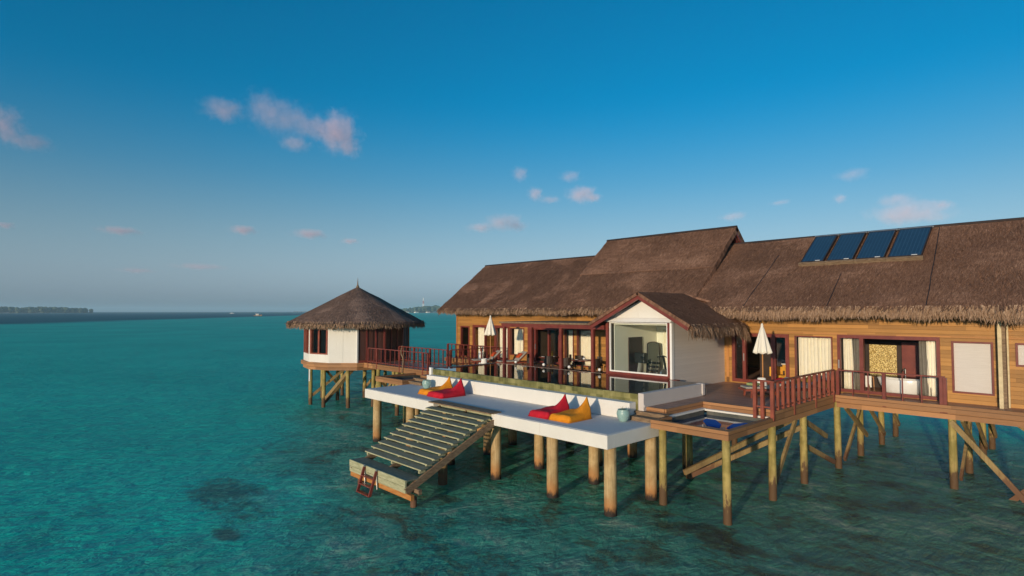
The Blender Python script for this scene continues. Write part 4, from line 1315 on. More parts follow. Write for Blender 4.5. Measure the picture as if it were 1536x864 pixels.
# ------------------------------------------------------------------ solar panels on the right-hand roof
SL = math.atan2(RZ - EZ, RY - EY)
for i in range(4):
    x0, x1 = (-10.13, -9.04, -7.87, -6.69)[i], (-9.17, -8.0, -6.82, -5.52)[i]
    lab = ["leftmost of the four blue solar panels on the thatch", "second from the left of the four solar panels on the thatch", "third from the left of the four solar panels on the thatch", "rightmost and widest of the four solar panels on the thatch"][i]
    base = Vector(((x0 + x1) / 2, 27.66, EZ + (RZ - EZ) * (27.66 - EY) / (RY - EY) + 0.14))
    t = thing("solar_panel", lab, "solar panel", base, "solar panels on the villa roof")
    t.rotation_euler = (SL, 0, 0)
    L = 2.42; wd = x1 - x0
    ORG[t.name] = Vector((0, 0, 0))
    w = MB(); w.box(-wd / 2 + 0.03, wd / 2 - 0.03, 0.05, L - 0.03, 0.0, 0.055); w.build("absorber", M['solar'], t)
    w = MB()
    w.box(-wd / 2, -wd / 2 + 0.03, 0, L, -0.03, 0.07); w.box(wd / 2 - 0.03, wd / 2, 0, L, -0.03, 0.07)
    w.box(-wd / 2 + .03, wd / 2 - .03, 0, 0.05, -0.03, 0.07); w.box(-wd / 2 + .03, wd / 2 - .03, L - 0.03, L, -0.03, 0.07)
    w.build("frame", M['dark'], t)
    w = MB(); w.tube([(-wd / 2 - 0.05, L + 0.06, 0.03), (wd / 2 + 0.05, L + 0.06, 0.03)], 0.045, 10); w.build("header_pipe", M['metal'], t)
    w = MB(); w.box(wd / 2 - 0.36, wd / 2 - 0.16, 0.08, 0.13, 0.0555, 0.059); w.build("label_plate", M['whitepaint'], t)
    w = MB(); w.box(-wd / 2 - 0.06, wd / 2 + 0.06, -0.10, -0.005, -0.12, 0.06)
    w.build("rail", M['old_timber'], t)

# ------------------------------------------------------------------ umbrellas
def umbrella(x, y, top, label):
    u = thing("closed_umbrella", label, "umbrella", (x, y, D), "closed umbrellas on the decks")
    w = MB(); w.tube([(x, y, D), (x, y, D + 1.5), (x, y, top)], 0.024, 10); w.build("pole", M['teak_side'], u)
    w = MB(); w.lathe([(0.001, 0), (0.24, 0), (0.24, 0.05), (0.06, 0.09), (0.05, 0.2), (0.001, 0.2)], (x, y, D + 0.002), 20); w.build("base", M['black'], u)
    n = 64; rows = 12; vs = []; fs = []
    z1 = top - 0.02; z0 = top - 1.12
    for j in range(rows + 1):
        t = j / rows
        rb = 0.03 + 0.30 * t ** 0.85
        for i in range(n):
            a = 2 * math.pi * i / n
            r = rb * (1 + 0.17 * t * math.cos(8 * a) + 0.05 * t * math.sin(3 * a + 1))
            vs.append((x + r * math.cos(a), y + r * math.sin(a), z1 + (z0 - z1) * t + 0.03 * t * math.cos(8 * a)))
    for j in range(rows):
        for i in range(n):
            b = (i + 1) % n
            fs.append((j * n + i, j * n + b, (j + 1) * n + b, (j + 1) * n + i))
    w = MB(); w.add(vs, fs); c = w.build("canopy", M['canvas'], u, smooth=True)
    s_ = c.modifiers.new("cloth", 'SOLIDIFY'); s_.thickness = 0.012
    w = MB(); w.lathe([(0.001, 0.07), (0.02, 0.06), (0.05, 0.0), (0.055, -0.05), (0.03, -0.08)], (x, y, top), 12); w.build("cap", M['canvas'], u, smooth=True)


umbrella(-9.95, 23.05, 5.66, "closed cream umbrella on the right deck in front of the open door")
umbrella(-26.3, 23.0, 5.89, "closed cream umbrella on the left deck between two loungers")

# ------------------------------------------------------------------ sun loungers (built facing -y, foot at the front)
def lounger(label, x, y, rz, cushion, raise_=35):
    t = thing("sun_lounger", label, "sun lounger", (0, 0, 0), "sun loungers on the decks")
    w = MB()
    w.box(-0.36, -0.31, 0.0, 1.95, 0.25, 0.33); w.box(0.31, 0.36, 0.0, 1.95, 0.25, 0.33); w.box(-0.31, 0.31, 0.0, 0.06, 0.25, 0.33); w.box(-0.31, 0.31, 1.89, 1.95, 0.25, 0.33)
    for k in range(14): w.box(-0.31, 0.31, 0.09 + k * 0.085, 0.155 + k * 0.085, 0.285, 0.315)
    w.build("frame", M['redrail'], t)
    for sx in (-0.335, 0.335):
        for sy in (0.22, 1.75):
            w = MB(); w.beam((sx, sy, 0.0), (sx, sy + 0.03, 0.25), 0.055, 0.06); w.build("leg", M['redrail'], t)
    ra = R(raise_); c, s_ = math.cos(ra), math.sin(ra)
    w = MB(); w.beam((0, 1.22, 0.335), (0, 1.22 + 0.78 * c, 0.335 + 0.78 * s_), 0.64, 0.03); w.build("backrest", M['redrail'], t)
    w = MB(); w.box(-0.31, 0.31, 0.05, 1.2, 0.332, 0.41); w.build("seat_pad", M['cushion_grey'], t, bevel=0.03)
    n = Vector((0, -s_, c))
    p = Vector((0, 1.21, 0.345)) + n * 0.055; q = p + Vector((0, 0.76 * c, 0.76 * s_))
    w = MB(); w.beam(p, q, 0.62, 0.08); w.build("back_pad", M['cushion_grey'], t, bevel=0.03)
    t.location = (x, y, D); t.rotation_euler = (0, 0, rz)
    # cushion leaning on the raised back
    pc = p + Vector((0, 0.34 * c, 0.34 * s_)) + n * 0.09
    w = MB()
    N = 10; vs = []; fs = []
    ud = Vector((0, c, s_)); sd_ = Vector((1, 0, 0))
    for sgn in (-1, 1):
        for j in range(N + 1):
            for i in range(N + 1):
                a = i / N * 2 - 1; b = j / N * 2 - 1
                th = 0.085 * (1 - a ** 4) * (1 - b ** 4)
                vs.append(pc + sd_ * (a * 0.23) + ud * (b * 0.19) + n * (sgn * th))
    for g in range(2):
        for j in range(N):
            for i in range(N):
                q0 = g * (N + 1) ** 2 + j * (N + 1) + i
                fs.append((q0, q0 + 1, q0 + N + 2, q0 + N + 1) if g else (q0 + N + 1, q0 + N + 2, q0 + 1, q0))
    mtx = Matrix.Translation((x, y, D)) @ Matrix.Rotation(rz, 4, 'Z')
    w.add([mtx @ v for v in vs], fs)
    o = w.build("cushion", M[cushion[0]], smooth=True)
    tag(o, cushion[1], "cushion", "cushions on the loungers")
    return t


lounger("grey lounger on the left deck, left of the closed umbrella", -27.2, 22.3, R(-25), ('cushion_red', "orange red cushion on the lounger left of the left umbrella"), 42)
lounger("grey lounger on the left deck, right of the closed umbrella", -25.3, 22.7, R(-20), ('cushion_red', "orange red cushion on the lounger right of the left umbrella"), 42)
lounger("grey lounger on the right deck with a red cushion and green towel", -10.3, 21.95, R(-44), ('red_bag', "red cushion on the lounger beside the right deck railing"), 24)
lounger("grey lounger on the right deck with a yellow cushion, behind the railing", -9.5, 23.0, R(-40), ('yellow', "yellow cushion on the rear right lounger behind the railing"), 30)
w = MB(); w.box(-10.25, -9.82, 22.2, 22.52, D + 0.42, D + 0.52)
tag(w.build("towel", M['towel'], bevel=0.04), "folded green towel on the foot of the right deck lounger", "towel")


def lantern(x, y, z, label, h=0.34, r0=0.2, r1=0.13, table=True, group="white lamps on the decks"):
    t = thing("lamp", label, "lamp", (x, y, z), group)
    w = MB(); zz = z
    if table:
        w.lathe([(0.001, 0), (0.16, 0), (0.16, 0.02), (0.03, 0.03), (0.025, 0.3), (0.05, 0.33), (0.001, 0.335)], (x, y, z), 16); w.build("stand", M['teak_side'], t); zz = z + 0.33
    n = 4 if r0 > 0.17 else 20
    w = MB(); w.lathe([(r0, 0.0), (r1, h), (r1 - 0.01, h), (r0 - 0.012, 0.0)], (x, y, zz), 24); w.build("lamp_shade", M['shade'], t, smooth=False)
    w = MB(); w.lathe([(0.001, 0), (r1 - 0.011, 0.0), (r1 - 0.011, 0.006), (0.001, 0.006)], (x, y, zz + h - 0.02), 24); w.build("diffuser", M['shade'], t)


lantern(-9.86, 22.72, D, "white tapered lamp between the right deck loungers under the umbrella", 0.36, 0.21, 0.15)
lantern(-26.12, 22.35, D, "white tapered lamp beside the left closed umbrella", 0.50, 0.22, 0.16, False)
lantern(-29.3, 24.8, D - 0.3, "tall white cylinder lamp near the railing at the left end of the villa", 0.95, 0.17, 0.17, False)

# ------------------------------------------------------------------ dining set under the porch
def wicker_chair():
    t = thing("dining_chair", "dark wicker dining chair", "chair", (0, 0, 0), "dark wicker chairs under the porch")
    w = MB(); w.box(-0.24, 0.24, -0.24, 0.24, 0.40, 0.46); w.build("seat", M['wicker'], t, bevel=0.02)
    w = MB()
    for k in range(9):
        a0 = R(-10 + 200 * k / 9); a1 = R(-10 + 200 * (k + 1) / 9)
        h = 0.42 if 1 < k < 7 else 0.24
        p = (0.27 * math.cos(a0), 0.02 + 0.25 * math.sin(a0)); q = (0.27 * math.cos(a1), 0.02 + 0.25 * math.sin(a1))
        w.beam((p[0], p[1], 0.46 + h / 2), (q[0], q[1], 0.46 + h / 2), 0.03, h)
    w.build("backrest", M['wicker'], t)
    for sx in (-0.2, 0.2):
        for sy in (-0.2, 0.2):
            w = MB(); w.tube([(sx, sy, 0.4), (sx * 1.1, sy * 1.1, 0)], [0.022, 0.016], 8); w.build("leg", M['wicker'], t)
    return t


tabs = [(-22.3, 23.9), (-19.75, 23.7)]
for i, (x, y) in enumerate(tabs):
    t = thing("dining_table", ["round dark dining table before the dark porch doorway", "round dark dining table before the right pair of porch curtains"][i], "table", (x, y, D), "dining tables under the porch")
    w = MB(); w.lathe([(0.001, 0.70), (0.58, 0.70), (0.60, 0.72), (0.60, 0.745), (0.001, 0.75)], (x, y, D), 32); w.build("tabletop", M['red'], t)
    w = MB(); w.lathe([(0.001, 0), (0.28, 0), (0.28, 0.03), (0.06, 0.07), (0.05, 0.70)], (x, y, D), 16); w.build("pedestal", M['dark'], t)
ch = wicker_chair()
spots = [(-23.1, 23.3, 120, "dark wicker chair at the left of the left dining table"), (-21.55, 24.5, -50, "dark wicker chair behind the left dining table"),
         (-21.7, 23.2, -130, "dark wicker chair at the near right of the left dining table"),
         (-20.5, 24.35, 40, "dark wicker chair behind the right dining table, left one"), (-19.4, 24.5, -20, "dark wicker chair behind the right dining table, middle one"),
         (-18.85, 23.6, -85, "dark wicker chair at the right of the right dining table"), (-20.1, 22.85, 160, "dark wicker chair at the near side of the right dining table")]
for i, (x, y, rz, lab) in enumerate(spots):
    c = ch if i == 0 else copy_tree(ch)
    c.location = (x, y, D); c.rotation_euler = (0, 0, R(rz)); c["label"] = lab


def small(name, prof, x, y, z, mat, lab, cat, n=14):
    w = MB(); w.lathe(prof, (x, y, z), n)
    return tag(w.build(name, M[mat], smooth=True, origin=(x, y, z)), lab, cat)


small("bottle", [(0.001, 0), (0.055, 0), (0.06, 0.02), (0.06, 0.2), (0.025, 0.27), (0.02, 0.34), (0.001, 0.345)], -21.95, 23.75, D + 0.751, 'yellow', "amber bottle standing on the left dining table", "bottle")
for i, (x, y) in enumerate(((-22.5, 23.6), (-22.2, 24.2))):
    small("plate", [(0.001, 0), (0.07, 0), (0.13, 0.02), (0.125, 0.025), (0.07, 0.008), (0.001, 0.008)], x, y, D + 0.751, 'porcelain', ["white plate on the left dining table, nearer the pool", "white plate on the left dining table, nearer the wall"][i], "plate")
for i, (x, y) in enumerate(((-19.95, 23.5), (-19.4, 23.6))):
    small("plate", [(0.001, 0), (0.07, 0), (0.13, 0.02), (0.125, 0.025), (0.07, 0.008), (0.001, 0.008)], x, y, D + 0.751, 'porcelain', ["white plate on the right dining table, its left one", "white plate on the right dining table, its right one"][i], "plate")
small("flower_bowl", [(0.001, 0), (0.06, 0), (0.10, 0.05), (0.09, 0.09), (0.001, 0.1)], -19.75, 23.85, D + 0.751, 'porcelain', "small white bowl at the middle of the right dining table", "bowl")

# ------------------------------------------------------------------ inside the gallery: gym things and mirror
GZ = D + 0.15
t = thing("exercise_machine", "black upright exercise machine left of the arched mirror", "exercise machine", (-15.75, 23.2, GZ))
ORG[t.name] = Vector((-16.0, 23.6, GZ))
w = MB(); w.box(-16.25, -15.75, 23.1, 24.3, GZ, GZ + 0.1); w.box(-16.2, -15.8, 23.2, 23.4, GZ + 0.1, GZ + 0.2); w.build("base", M['black'], t)
w = MB(); w.beam((-16.0, 23.4, GZ + 0.1), (-16.0, 23.55, GZ + 0.75), 0.14, 0.14); w.build("column", M['metal'], t)
w = MB(); w.box(-16.28, -15.72, 23.45, 23.75, GZ + 0.72, GZ + 1.2); w.build("console", M['black'], t, bevel=0.05)
w = MB(); w.tube([(-16.3, 23.35, GZ + .9), (-16.38, 23.2, GZ + 1.0), (-16.3, 23.1, GZ + 1.05)], 0.025, 8); w.tube([(-15.7, 23.35, GZ + .9), (-15.62, 23.2, GZ + 1.0), (-15.7, 23.1, GZ + 1.05)], 0.025, 8); w.build("handle", M['black'], t)
t = thing("exercise_bike", "black exercise bike at the right edge of the glass gallery", "exercise bike", (-14.2, 23.0, GZ))
ORG[t.name] = Vector((-14.0, 23.2, GZ))
w = MB(); w.tube([(-14.0, 22.7, GZ + .03), (-14.0, 23.7, GZ + .03)], 0.04, 8); w.box(-14.3, -13.7, 22.66, 22.74, GZ, GZ + .07); w.box(-14.3, -13.7, 23.66, 23.74, GZ, GZ + .07); w.build("base", M['black'], t)
w = MB(); w.tube([(-14.0, 22.95, GZ + .05), (-14.0, 23.05, GZ + .5), (-14.0, 22.85, GZ + 1.15)], 0.05, 8); w.tube([(-14.0, 23.1, GZ + .45), (-14.0, 23.5, GZ + .85)], 0.045, 8); w.build("frame", M['black'], t)
w = MB(); w.box(-14.12, -13.88, 23.35, 23.68, GZ + .84, GZ + .93); w.build("saddle", M['black'], t, bevel=0.03)
w = MB(); w.tube([(-14.28, 22.8, GZ + 1.1), (-14.0, 22.88, GZ + 1.16), (-13.72, 22.8, GZ + 1.1)], 0.025, 8); w.build("handlebar", M['black'], t)
w = MB(); w.tube([(-14.04, 22.85, GZ + .35), (-13.96, 22.85, GZ + .35)], 0.24, 24); w.build("flywheel", M['metal'], t)
t = thing("standing_mirror", "tall arched mirror in a dark frame inside the glass gallery", "mirror", (-15.92, 24.5, GZ), rz=R(52))
ORG[t.name] = Vector((-15.7, 24.64, GZ))
w = MB()
pr_ = [(-0.36, 0.1), (0.36, 0.1), (0.31, 1.55)] + [(0.31 * math.cos(R(a)), 1.55 + 0.12 * math.sin(R(a))) for a in range(20, 180, 20)] + [(-0.31, 1.55)]
pi_ = [(x * 0.86, 0.16 + (z - 0.1) * 0.94) for x, z in pr_]
w.prismY([(-15.7 + x, GZ + z) for x, z in pr_], 24.62, 24.66); w.box(-16.05, -15.35, 24.5, 24.8, GZ, GZ + 0.1); w.build("frame", M['dark'], t)
w = MB(); w.prismY([(-15.7 + x, GZ + z) for x, z in pi_], 24.605, 24.617); w.build("mirror_glass", m_plain("mirror_silver", (0.8, 0.82, 0.78), 0.03, 0.5, 0.02, Metallic=1.0), t)
t = thing("dumbbell_rack", "rack of black dumbbells in front of the arched mirror", "dumbbell rack", (-15.6, 24.05, GZ))
ORG[t.name] = Vector((-15.65, 23.9, GZ))
w = MB()
for x in (-15.85, -15.45):
    w.beam((x, 23.75, GZ), (x, 24.0, GZ + 0.78), 0.05, 0.06)
w.box(-15.85, -15.45, 23.72, 23.78, GZ, GZ + .06); w.build("frame", M['metal'], t)
for k in range(4):
    for sx in (-15.79, -15.51):
        z = GZ + 0.14 + 0.18 * k; y = 23.72 + 0.06 * k
        w = MB(); w.tube([(sx - .14, y, z), (sx - .05, y, z)], 0.055, 10); w.tube([(sx + .05, y, z), (sx + .14, y, z)], 0.055, 10); w.tube([(sx - .06, y, z), (sx + .06, y, z)], 0.02, 8)
        w.build("dumbbell", M['black'], t)
curtain(-15.75, -13.5, GZ + 0.02, 5.3, "pale curtain at the back right inside the glass gallery", folds=14, y=25.12)
w = MB(); w.box(-15.2, -14.45, 24.86, 25.0, 4.85, 5.2); w.box(-15.15, -14.5, 24.83, 24.859, 4.88, 4.95)
tag(w.build("air_conditioner", M['whitepaint'], bevel=0.02), "white wall unit high inside the glass gallery", "air conditioner")

# ------------------------------------------------------------------ bathroom seen through the open door
w = MB(); w.box(-7.62, -6.62, 28.3, 28.36, 3.45, 4.78)
tag(w.build("mosaic_panel", M['gold']), "gold mosaic wall panel above the white bathtub", "wall panel")
t = thing("bathtub", "oval white freestanding bathtub behind the bathroom railing", "bathtub", (-6.2, 27.2, D))
vs = []; fs = []; n = 36; prof = [(0.001, 0.0), (0.55, 0.0), (0.62, 0.05), (0.78, 0.35), (0.86, 0.60), (0.84, 0.62), (0.80, 0.60), (0.72, 0.35), (0.55, 0.15), (0.001, 0.13)]
w = MB()
for k in range(n):
    a = 2 * math.pi * k / n
    for r, z in prof: vs.append((-6.2 + r * 1.0 * math.cos(a), 27.2 + r * 0.52 * math.sin(a), D + z + 0.03 * (r / 0.86) ** 3 * math.cos(2 * a)))
m_ = len(prof)
for k in range(n):
    for j in range(m_ - 1):
        a = k * m_ + j; b = ((k + 1) % n) * m_ + j; fs.append((a, b, b + 1, a + 1))
w.add(vs, fs); w.build("tub", M['porcelain'], t, smooth=True)
w = MB(); w.tube([(-6.2, 27.75, D), (-6.2, 27.75, D + .95), (-6.2, 27.6, D + 1.0), (-6.2, 27.45, D + .93)], 0.022, 8); w.build("tap", M['metal'], t)
t = thing("towel_stand", "low wooden stand holding a white towel left of the bathtub", "towel stand", (-7.25, 26.9, D))
for x in (-7.42, -7.26, -7.10):
    w = MB(); w.beam((x, 26.9, D), (x - 0.05, 27.0, D + .62), 0.04, 0.04); w.build("leg", M['teak_side'], t)
w = MB(); w.beam((-7.5, 27.0, D + .62), (-7.12, 27.0, D + .62), .04, .04); w.build("rail", M['teak_side'], t)
w = MB(); w.box(-7.48, -7.2, 26.93, 26.96, D + .2, D + .66); w.build("towel", M['shade'], t)
w = MB(); w.box(-6.5, -5.6, 28.6, 28.8, D, 4.9)
tag(w.build("cabinet", M['red']), "tall red timber cabinet at the back of the bathroom", "cabinet")
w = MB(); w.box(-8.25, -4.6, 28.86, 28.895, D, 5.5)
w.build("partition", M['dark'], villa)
# bedroom seen through the right deck door
t = thing("armchair", "tan curved armchair inside the open right deck door", "armchair", (-10.9, 26.9, D))
w = MB()
for k in range(8):
    a0 = R(-20 + 220 * k / 8); a1 = R(-20 + 220 * (k + 1) / 8)
    w.beam((-10.9 + 0.36 * math.cos(a0), 26.95 + 0.34 * math.sin(a0), D + .55), (-10.9 + .36 * math.cos(a1), 26.95 + .34 * math.sin(a1), D + .55), 0.07, 0.42)
w.build("backrest", M['yellow'], t)
w = MB(); w.lathe([(0.001, 0), (0.33, 0), (0.34, 0.12), (0.001, 0.14)], (-10.9, 26.95, D + .3), 20); w.build("seat", M['yellow'], t)
for sx in (-0.2, 0.2):
    for sy in (-0.18, 0.2):
        w = MB(); w.tube([(-10.9 + sx, 26.95 + sy, D), (-10.9 + sx * .9, 26.95 + sy * .9, D + .31)], 0.02, 8); w.build("leg", M['dark'], t)
t = thing("writing_desk", "pale writing desk behind the glass of the right deck door", "desk", (-10.4, 27.2, D))
w = MB(); w.box(-10.72, -10.12, 26.9, 27.5, D + .62, D + .9); w.build("drawer_box", M['yellow'], t)
w = MB(); w.box(-10.75, -10.08, 26.85, 27.55, D + .9, D + .94); w.build("desktop", M['shade'], t)
for sx in (-10.68, -10.16):
    for sy in (26.95, 27.45):
        w = MB(); w.box(sx - .03, sx + .03, sy - .03, sy + .03, D, D + .62); w.build("leg", M['dark'], t)
w = MB(); w.box(-10.62, -10.45, 27.6, 27.75, 4.45, 4.85)
tag(w.build("wall_lamp", M['shade']), "small pale wall lamp inside the right deck room", "wall lamp")
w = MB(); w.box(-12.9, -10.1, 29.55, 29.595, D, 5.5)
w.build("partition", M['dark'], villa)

# ------------------------------------------------------------------ far things: islands, mast, boats, jetty


def island(name, label, cx, cy, ang, la, lb, sand):
    mb = MB(); vs = []; fs = []; n = 64; m = 8
    ca, sa = math.cos(ang), math.sin(ang)
    for j in range(m + 1):
        t = j / m
        for i in range(n):
            a = 2 * math.pi * i / n
            k = 1 + 0.12 * mnoise.noise(Vector((math.cos(a) * 2, math.sin(a) * 2, cx)))
            u, v = la * k * (1 - t) * math.cos(a), lb * k * (1 - t) * math.sin(a)
            vs.append((cx + u * ca - v * sa, cy + u * sa + v * ca, -1.5 + 4.5 * math.sqrt(t)))
    for j in range(m):
        for i in range(n):
            b = (i + 1) % n
            fs.append((j * n + i, j * n + b, (j + 1) * n + b, (j + 1) * n + i))
    mb.add(vs, fs)
    mb.build(name, sand, kind='structure', smooth=True, label=label, origin=(cx, cy, 0))


def far_wood(label, cx, cy, ang, la, lb, n, h0, h1, mat, prof=None):
    mb = MB(); ca, sa = math.cos(ang), math.sin(ang)
    bm = bmesh.new(); bmesh.ops.create_icosphere(bm, subdivisions=2, radius=1.0)
    V = [v.co.copy() for v in bm.verts]; Fc = [tuple(v.index for v in f.verts) for f in bm.faces]; bm.free()
    for k in range(n):
        a = random.random() * 2 * math.pi; r = math.sqrt(random.random())
        u = la * r * math.cos(a); v = lb * r * math.sin(a)
        x, y = cx + u * ca - v * sa, cy + u * sa + v * ca
        h = random.uniform(h0, h1) * (1.0 - 0.35 * (abs(u) / la) ** 3) * (0.9 + 0.22 * mnoise.noise(Vector((u * 0.03, 3.3, 1.0))))
        rad = random.uniform(4.0, 8.0)
        sd0 = random.random() * 99
        for q in range(2):
            cz = h - rad * 0.7 - q * rad * 1.1
            pts = []
            for c in V:
                f = 1 + 0.55 * mnoise.noise(c * 2.2 + Vector((sd0, q, 0)))
                pts.append((x + c.x * rad * f, y + c.y * rad * f, cz + c.z * rad * 0.8 * f))
            mb.add(pts, Fc)
        mb.tube([(x, y, 1.5), (x + 1, y, h - rad)], [0.5, 0.3], 5)
    tag(mb.build("island_wood", mat, kind='stuff', origin=(cx, cy, 0)), label, "trees")


leafm = m_noise("far_foliage", (0.035, 0.055, 0.03), (0.085, 0.11, 0.06), 0.12, 0.8, 4, 0.0)
sandm = m_plain("beach_sand", (0.55, 0.50, 0.40), 0.9, 0.1)
ang1 = math.atan2(155, 107)
island("island", "low sandy island on the horizon behind the pavilion", -1880, 1500, ang1, 300, 110, sandm)
far_wood("palm wood on the island behind the pavilion", -1880, 1500, ang1, 270, 85, 420, 19, 33, leafm)
ang2 = math.atan2(316, 21)
island("island", "low wooded island on the horizon at the far left", -2615, 130, ang2, 215, 90, sandm)
far_wood("dark wood covering the far left island", -2615, 130, ang2, 205, 80, 330, 15, 24, leafm)
for i, (x, y) in enumerate(((-1952, 1268), (-1935, 1300), (-1912, 1340), (-1880, 1385))):
    lab = ["white beach hut on the far island, nearest the pavilion roof", "white beach hut on the far island, left of the mast", "white beach hut on the far island, under the mast", "white beach hut on the far island, nearest the villa"][i]
    h = thing("beach_hut", lab, "hut", (x, y, 1.0), "white huts along the far beach")
    w = MB(); w.box(x - 6, x + 6, y - 7, y + 7, -0.5, 4.2); w.build("wall", M['whitepaint'], h)
    w = MB(); w.prismX([(y - 8.5, 4.2), (y + 8.5, 4.2), (y, 8.0)], x - 7, x + 7); w.build("roof", M['old_timber'], h)
tw = thing("radio_mast", "red and white lattice radio mast on the island behind the pavilion", "mast", (-1976, 1362, 1))
whitem, redm = M['whitepaint'], m_plain("mast_red", (0.45, 0.07, 0.05), 0.6, 0.3)
for k in range(5):
    z0, z1 = 1 + 12 * k, 1 + 12 * (k + 1)
    r0, r1 = 4.2 * (1 - z0 / 72), 4.2 * (1 - z1 / 72)
    w = MB(); cs = [(1, 1), (-1, 1), (-1, -1), (1, -1)]
    for q, (a, b) in enumerate(cs):
        a2, b2 = cs[(q + 1) % 4]
        w.beam((-1976 + a * r0, 1362 + b * r0, z0), (-1976 + a * r1, 1362 + b * r1, z1), 0.55, 0.55)
        w.beam((-1976 + a * r0, 1362 + b * r0, z0), (-1976 + a2 * r1, 1362 + b2 * r1, z1), 0.3, 0.3)
        w.beam((-1976 + a * r1, 1362 + b * r1, z1), (-1976 + a2 * r1, 1362 + b2 * r1, z1), 0.35, 0.35)
    w.build("lattice", whitem if k % 2 == 0 else redm, tw)
w = MB(); w.tube([(-1976, 1362, 60), (-1976, 1362, 68)], 0.25, 6); w.build("antenna", whitem, tw)
jt = thing("jetty", "long dark jetty on the horizon left of the pavilion roof", "jetty", (-2380, 1046, 0))
w = MB(); w.beam((-2400, 1000, 5.2), (-2330, 1160, 5.2), 4, 0.9); w.build("deck", M['old_timber'], jt)
for k in range(12):
    t = k / 11; x = -2400 + 70 * t; y = 1000 + 160 * t
    w = MB(); w.tube([(x, y, -2), (x, y, 4.8)], 0.7, 8); w.build("pier_post", M['dark'], jt)


def boat(label, x, y, rz, L, hull_mat):
    b = thing("motor_boat", label, "boat", (0, 0, 0), "boats far out on the lagoon")
    mb = MB(); secs = 12; vs = []; fs = []
    for i in range(secs + 1):
        t = i / secs; xx = -L / 2 + L * t
        wd = 0.16 * L * (math.sin(math.pi * min(1, 0.28 + 0.72 * t)) ** 0.7 if t < 1 else 0.0) + 0.02
        sh = 0.10 * L + 0.09 * L * max(0, t - 0.5) ** 1.5 * 2.5
        for (a, z) in ((-1, sh), (-0.8, 0.02 * L), (0, -0.05 * L), (0.8, 0.02 * L), (1, sh)): vs.append((xx, a * wd, z))
    for i in range(secs):
        for k in range(4):
            a = i * 5 + k; fs.append((a, a + 1, a + 6, a + 5))
        a = i * 5; fs.append((a, a + 5, a + 9, a + 4))
    fs.append((0, 1, 2, 3, 4))
    mb.add(vs, fs); mb.build("hull", hull_mat, b)
    mb = MB(); mb.box(-0.22 * L, 0.12 * L, -0.1 * L, 0.1 * L, 0.09 * L, 0.22 * L); mb.build("cabin", M['porcelain'], b)
    mb = MB(); mb.box(-0.30 * L, 0.16 * L, -0.12 * L, 0.12 * L, 0.222 * L, 0.24 * L); mb.build("roof", M['whitepaint'], b)
    mb = MB(); mb.box(-0.18 * L, 0.10 * L, -0.102 * L, 0.102 * L, 0.14 * L, 0.19 * L); mb.build("window", M['black'], b)
    b.location = (x, y, 0.0); b.rotation_euler = (0, 0, rz)


boat("small wooden motor boat with white cabin far out left of the pavilion", -791, 282, R(30), 12, M['old_timber'])
boat("tiny white motor boat at the edge of the deep water, the farther of two", -1630, 513, R(70), 11, M['porcelain'])

# ------------------------------------------------------------------ clouds: soft lumps of scattering mist, lit by the sun
def m_cloud(dens, size):
    t = NT("cloud_mist")
    p = t.obj(); g = t.n("ShaderNodeTexCoord").outputs['Generated']
    c = t.vadd(t.vmul(g, (2, 2, 2)), (-1, -1, -1))
    ln = t.n("ShaderNodeVectorMath", operation='LENGTH'); t.l(c, ln.inputs[0])
    nz = t.noise(p, 2.4 / size, 7, 0.66, 0.5)
    f = t.math('SUBTRACT', 1.0, ln.outputs['Value'])
    f = t.math('ADD', f, t.math('MULTIPLY', t.math('SUBTRACT', nz, 0.5), 1.9))
    f = t.smooth(f, 0.08, 1.15)
    v = t.n("ShaderNodeVolumePrincipled")
    v.inputs['Color'].default_value = (1.0, 0.77, 0.84, 1)  # pink of the low sun put into the mist's own colour
    v.inputs['Anisotropy'].default_value = -0.28
    t.l(t.math('MULTIPLY', f, dens), v.inputs['Density'])
    return t.done(None, v.outputs[0])


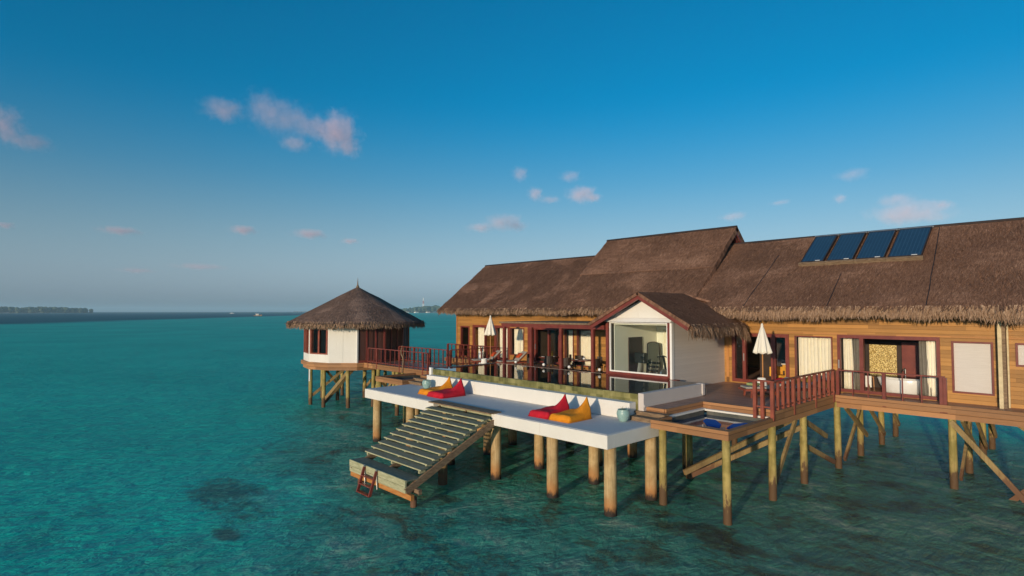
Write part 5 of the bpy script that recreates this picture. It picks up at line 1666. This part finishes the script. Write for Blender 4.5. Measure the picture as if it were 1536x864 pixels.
CL = {'A': [(-5489, 1621, 1807, 209, 96, 0.7),
       (-5373, 1929, 1852, 184, 184, 0.35),
       (-5320, 2123, 1791, 280, 171, 0.5),
       (-5149, 2552, 1731, 225, 192, 1.3),
       (-5238, 2345, 1758, 190, 111, 0.5),
       (-5345, 2219, 1589, 158, 69, 0.6),
       (-5133, 2670, 1595, 130, 97, 0.6)],
 'B': [(-5820, 143, 1458, 152, 127, 0.6), (-5843, 335, 1328, 157, 68, 0.6), (-5839, 203, 1373, 154, 102, 0.4)],
 'C': [(-6565, 6002, 1377, 413, 113, 0.8), (-6799, 5755, 1294, 258, 67, 0.7), (-6430, 6159, 1316, 206, 83, 0.6)],
 'D': [(-5648, 6777, 1786, 285, 122, 1.0), (-5515, 6900, 1732, 152, 71, 0.7)],
 'E': [(-6167, 6303, 1807, 143, 102, 0.7), (-6016, 6472, 1715, 205, 51, 0.5)],
 'F': [(-6285, 6091, 2102, 153, 112, 0.45)],
 'G': [(-5741, 6622, 2054, 203, 81, 0.4)],
 'H': [(-1919, 8701, 1278, 427, 137, 0.8), (-1785, 8739, 1207, 465, 85, 0.7), (-1979, 8662, 1437, 257, 77, 0.5), (-1533, 8770, 1321, 149, 66, 0.6)],
 'I': [(-2432, 8475, 1813, 221, 79, 0.35)],
 'I2': [(-2587, 8487, 1517, 89, 63, 0.5)],
 'J': [(-3849, 8020, 1373, 221, 58, 0.5)],
 'K': [(-8830, 1403, 1041, 283, 47, 0.6)],
 'L': [(-8477, 2798, 1149, 206, 61, 0.6)],
 'M': [(-8160, 3625, 1138, 293, 63, 0.6)],
 'N': [(-7923, 4139, 1052, 169, 40, 0.4)],
 'O': [(-8678, 2307, 617, 411, 41, 0.35)],
 'P': [(-8841, 1599, 537, 261, 35, 0.3)],
 'Q': [(-3276, 8243, 1526, 159, 37, 0.35)],
 'R': [(-8939, 299, 1009, 101, 39, 0.4)]}
CLAB = {'A': 'long ragged pinkish cloud high above the round pavilion, the largest',
 'B': 'soft pinkish cloud cut by the left picture edge',
 'C': 'flat pink and grey cloud over the left end of the villa roof',
 'D': 'small bright pink cloud above the middle roof ridge',
 'E': 'small slanting cloud just left of the bright pink one',
 'F': 'pale round wisp above the small slanting cloud',
 'G': 'thin pale wisp above the bright pink cloud',
 'H': 'broad mauve cloud over the solar panels',
 'I': 'faint wide wisp high above the mauve cloud',
 'I2': 'tiny pink puff between the faint wisp and the mauve cloud',
 'J': 'small grey wisp just above the tall roof peak',
 'K': 'thin grey cloud low over the far left island',
 'L': 'thin grey cloud low left of the pavilion, the left of a close pair',
 'M': 'thin grey cloud low left of the pavilion peak, the right of a close pair',
 'N': 'tiny grey streak just left above the pavilion finial',
 'O': 'long faint streak very low over the far boats',
 'P': 'faint low streak right of the left island',
 'Q': 'small faint wisp right of the tall roof peak',
 'R': 'tiny grey cloud low at the left picture edge'}
for key, puffs in CL.items():
    c0 = puffs[0]
    c = thing("cloud", CLAB[key], "cloud", c0[:3], "small evening clouds")
    for (x, y, z, rx, rz, d) in puffs:
        bm = bmesh.new(); bmesh.ops.create_icosphere(bm, subdivisions=3, radius=1.0)
        az = math.atan2(y, x) + math.pi / 2
        mt = Matrix.Rotation(az, 4, 'Z') @ Matrix.Diagonal((rx * 1.25, rx * 0.9, rz * 1.35, 1))
        V = [mt @ v.co for v in bm.verts]; Fc = [tuple(v.index for v in f.verts) for f in bm.faces]; bm.free()
        mb = MB(); mb.add([v + Vector((x, y, z)) for v in V], Fc)
        o = mb.build("puff", m_cloud((1.25 if key in 'AB' else (2.6 if key in 'KLMNOPR' else 1.15)) * d / rx, rx), c if len(puffs) > 1 else c)

# ------------------------------------------------------------------ the air over the lagoon
t = NT("sea_haze")
v = t.n("ShaderNodeVolumePrincipled")
v.inputs['Color'].default_value = (0.62, 0.88, 1.0, 1)
v.inputs['Density'].default_value = 0.00016
w = MB(); w.box(-12500, 12500, -12500, 12500, -6.0, 75.0)
w.build("haze", t.done(None, v.outputs[0]), kind='stuff', origin=(0, 0, -6))
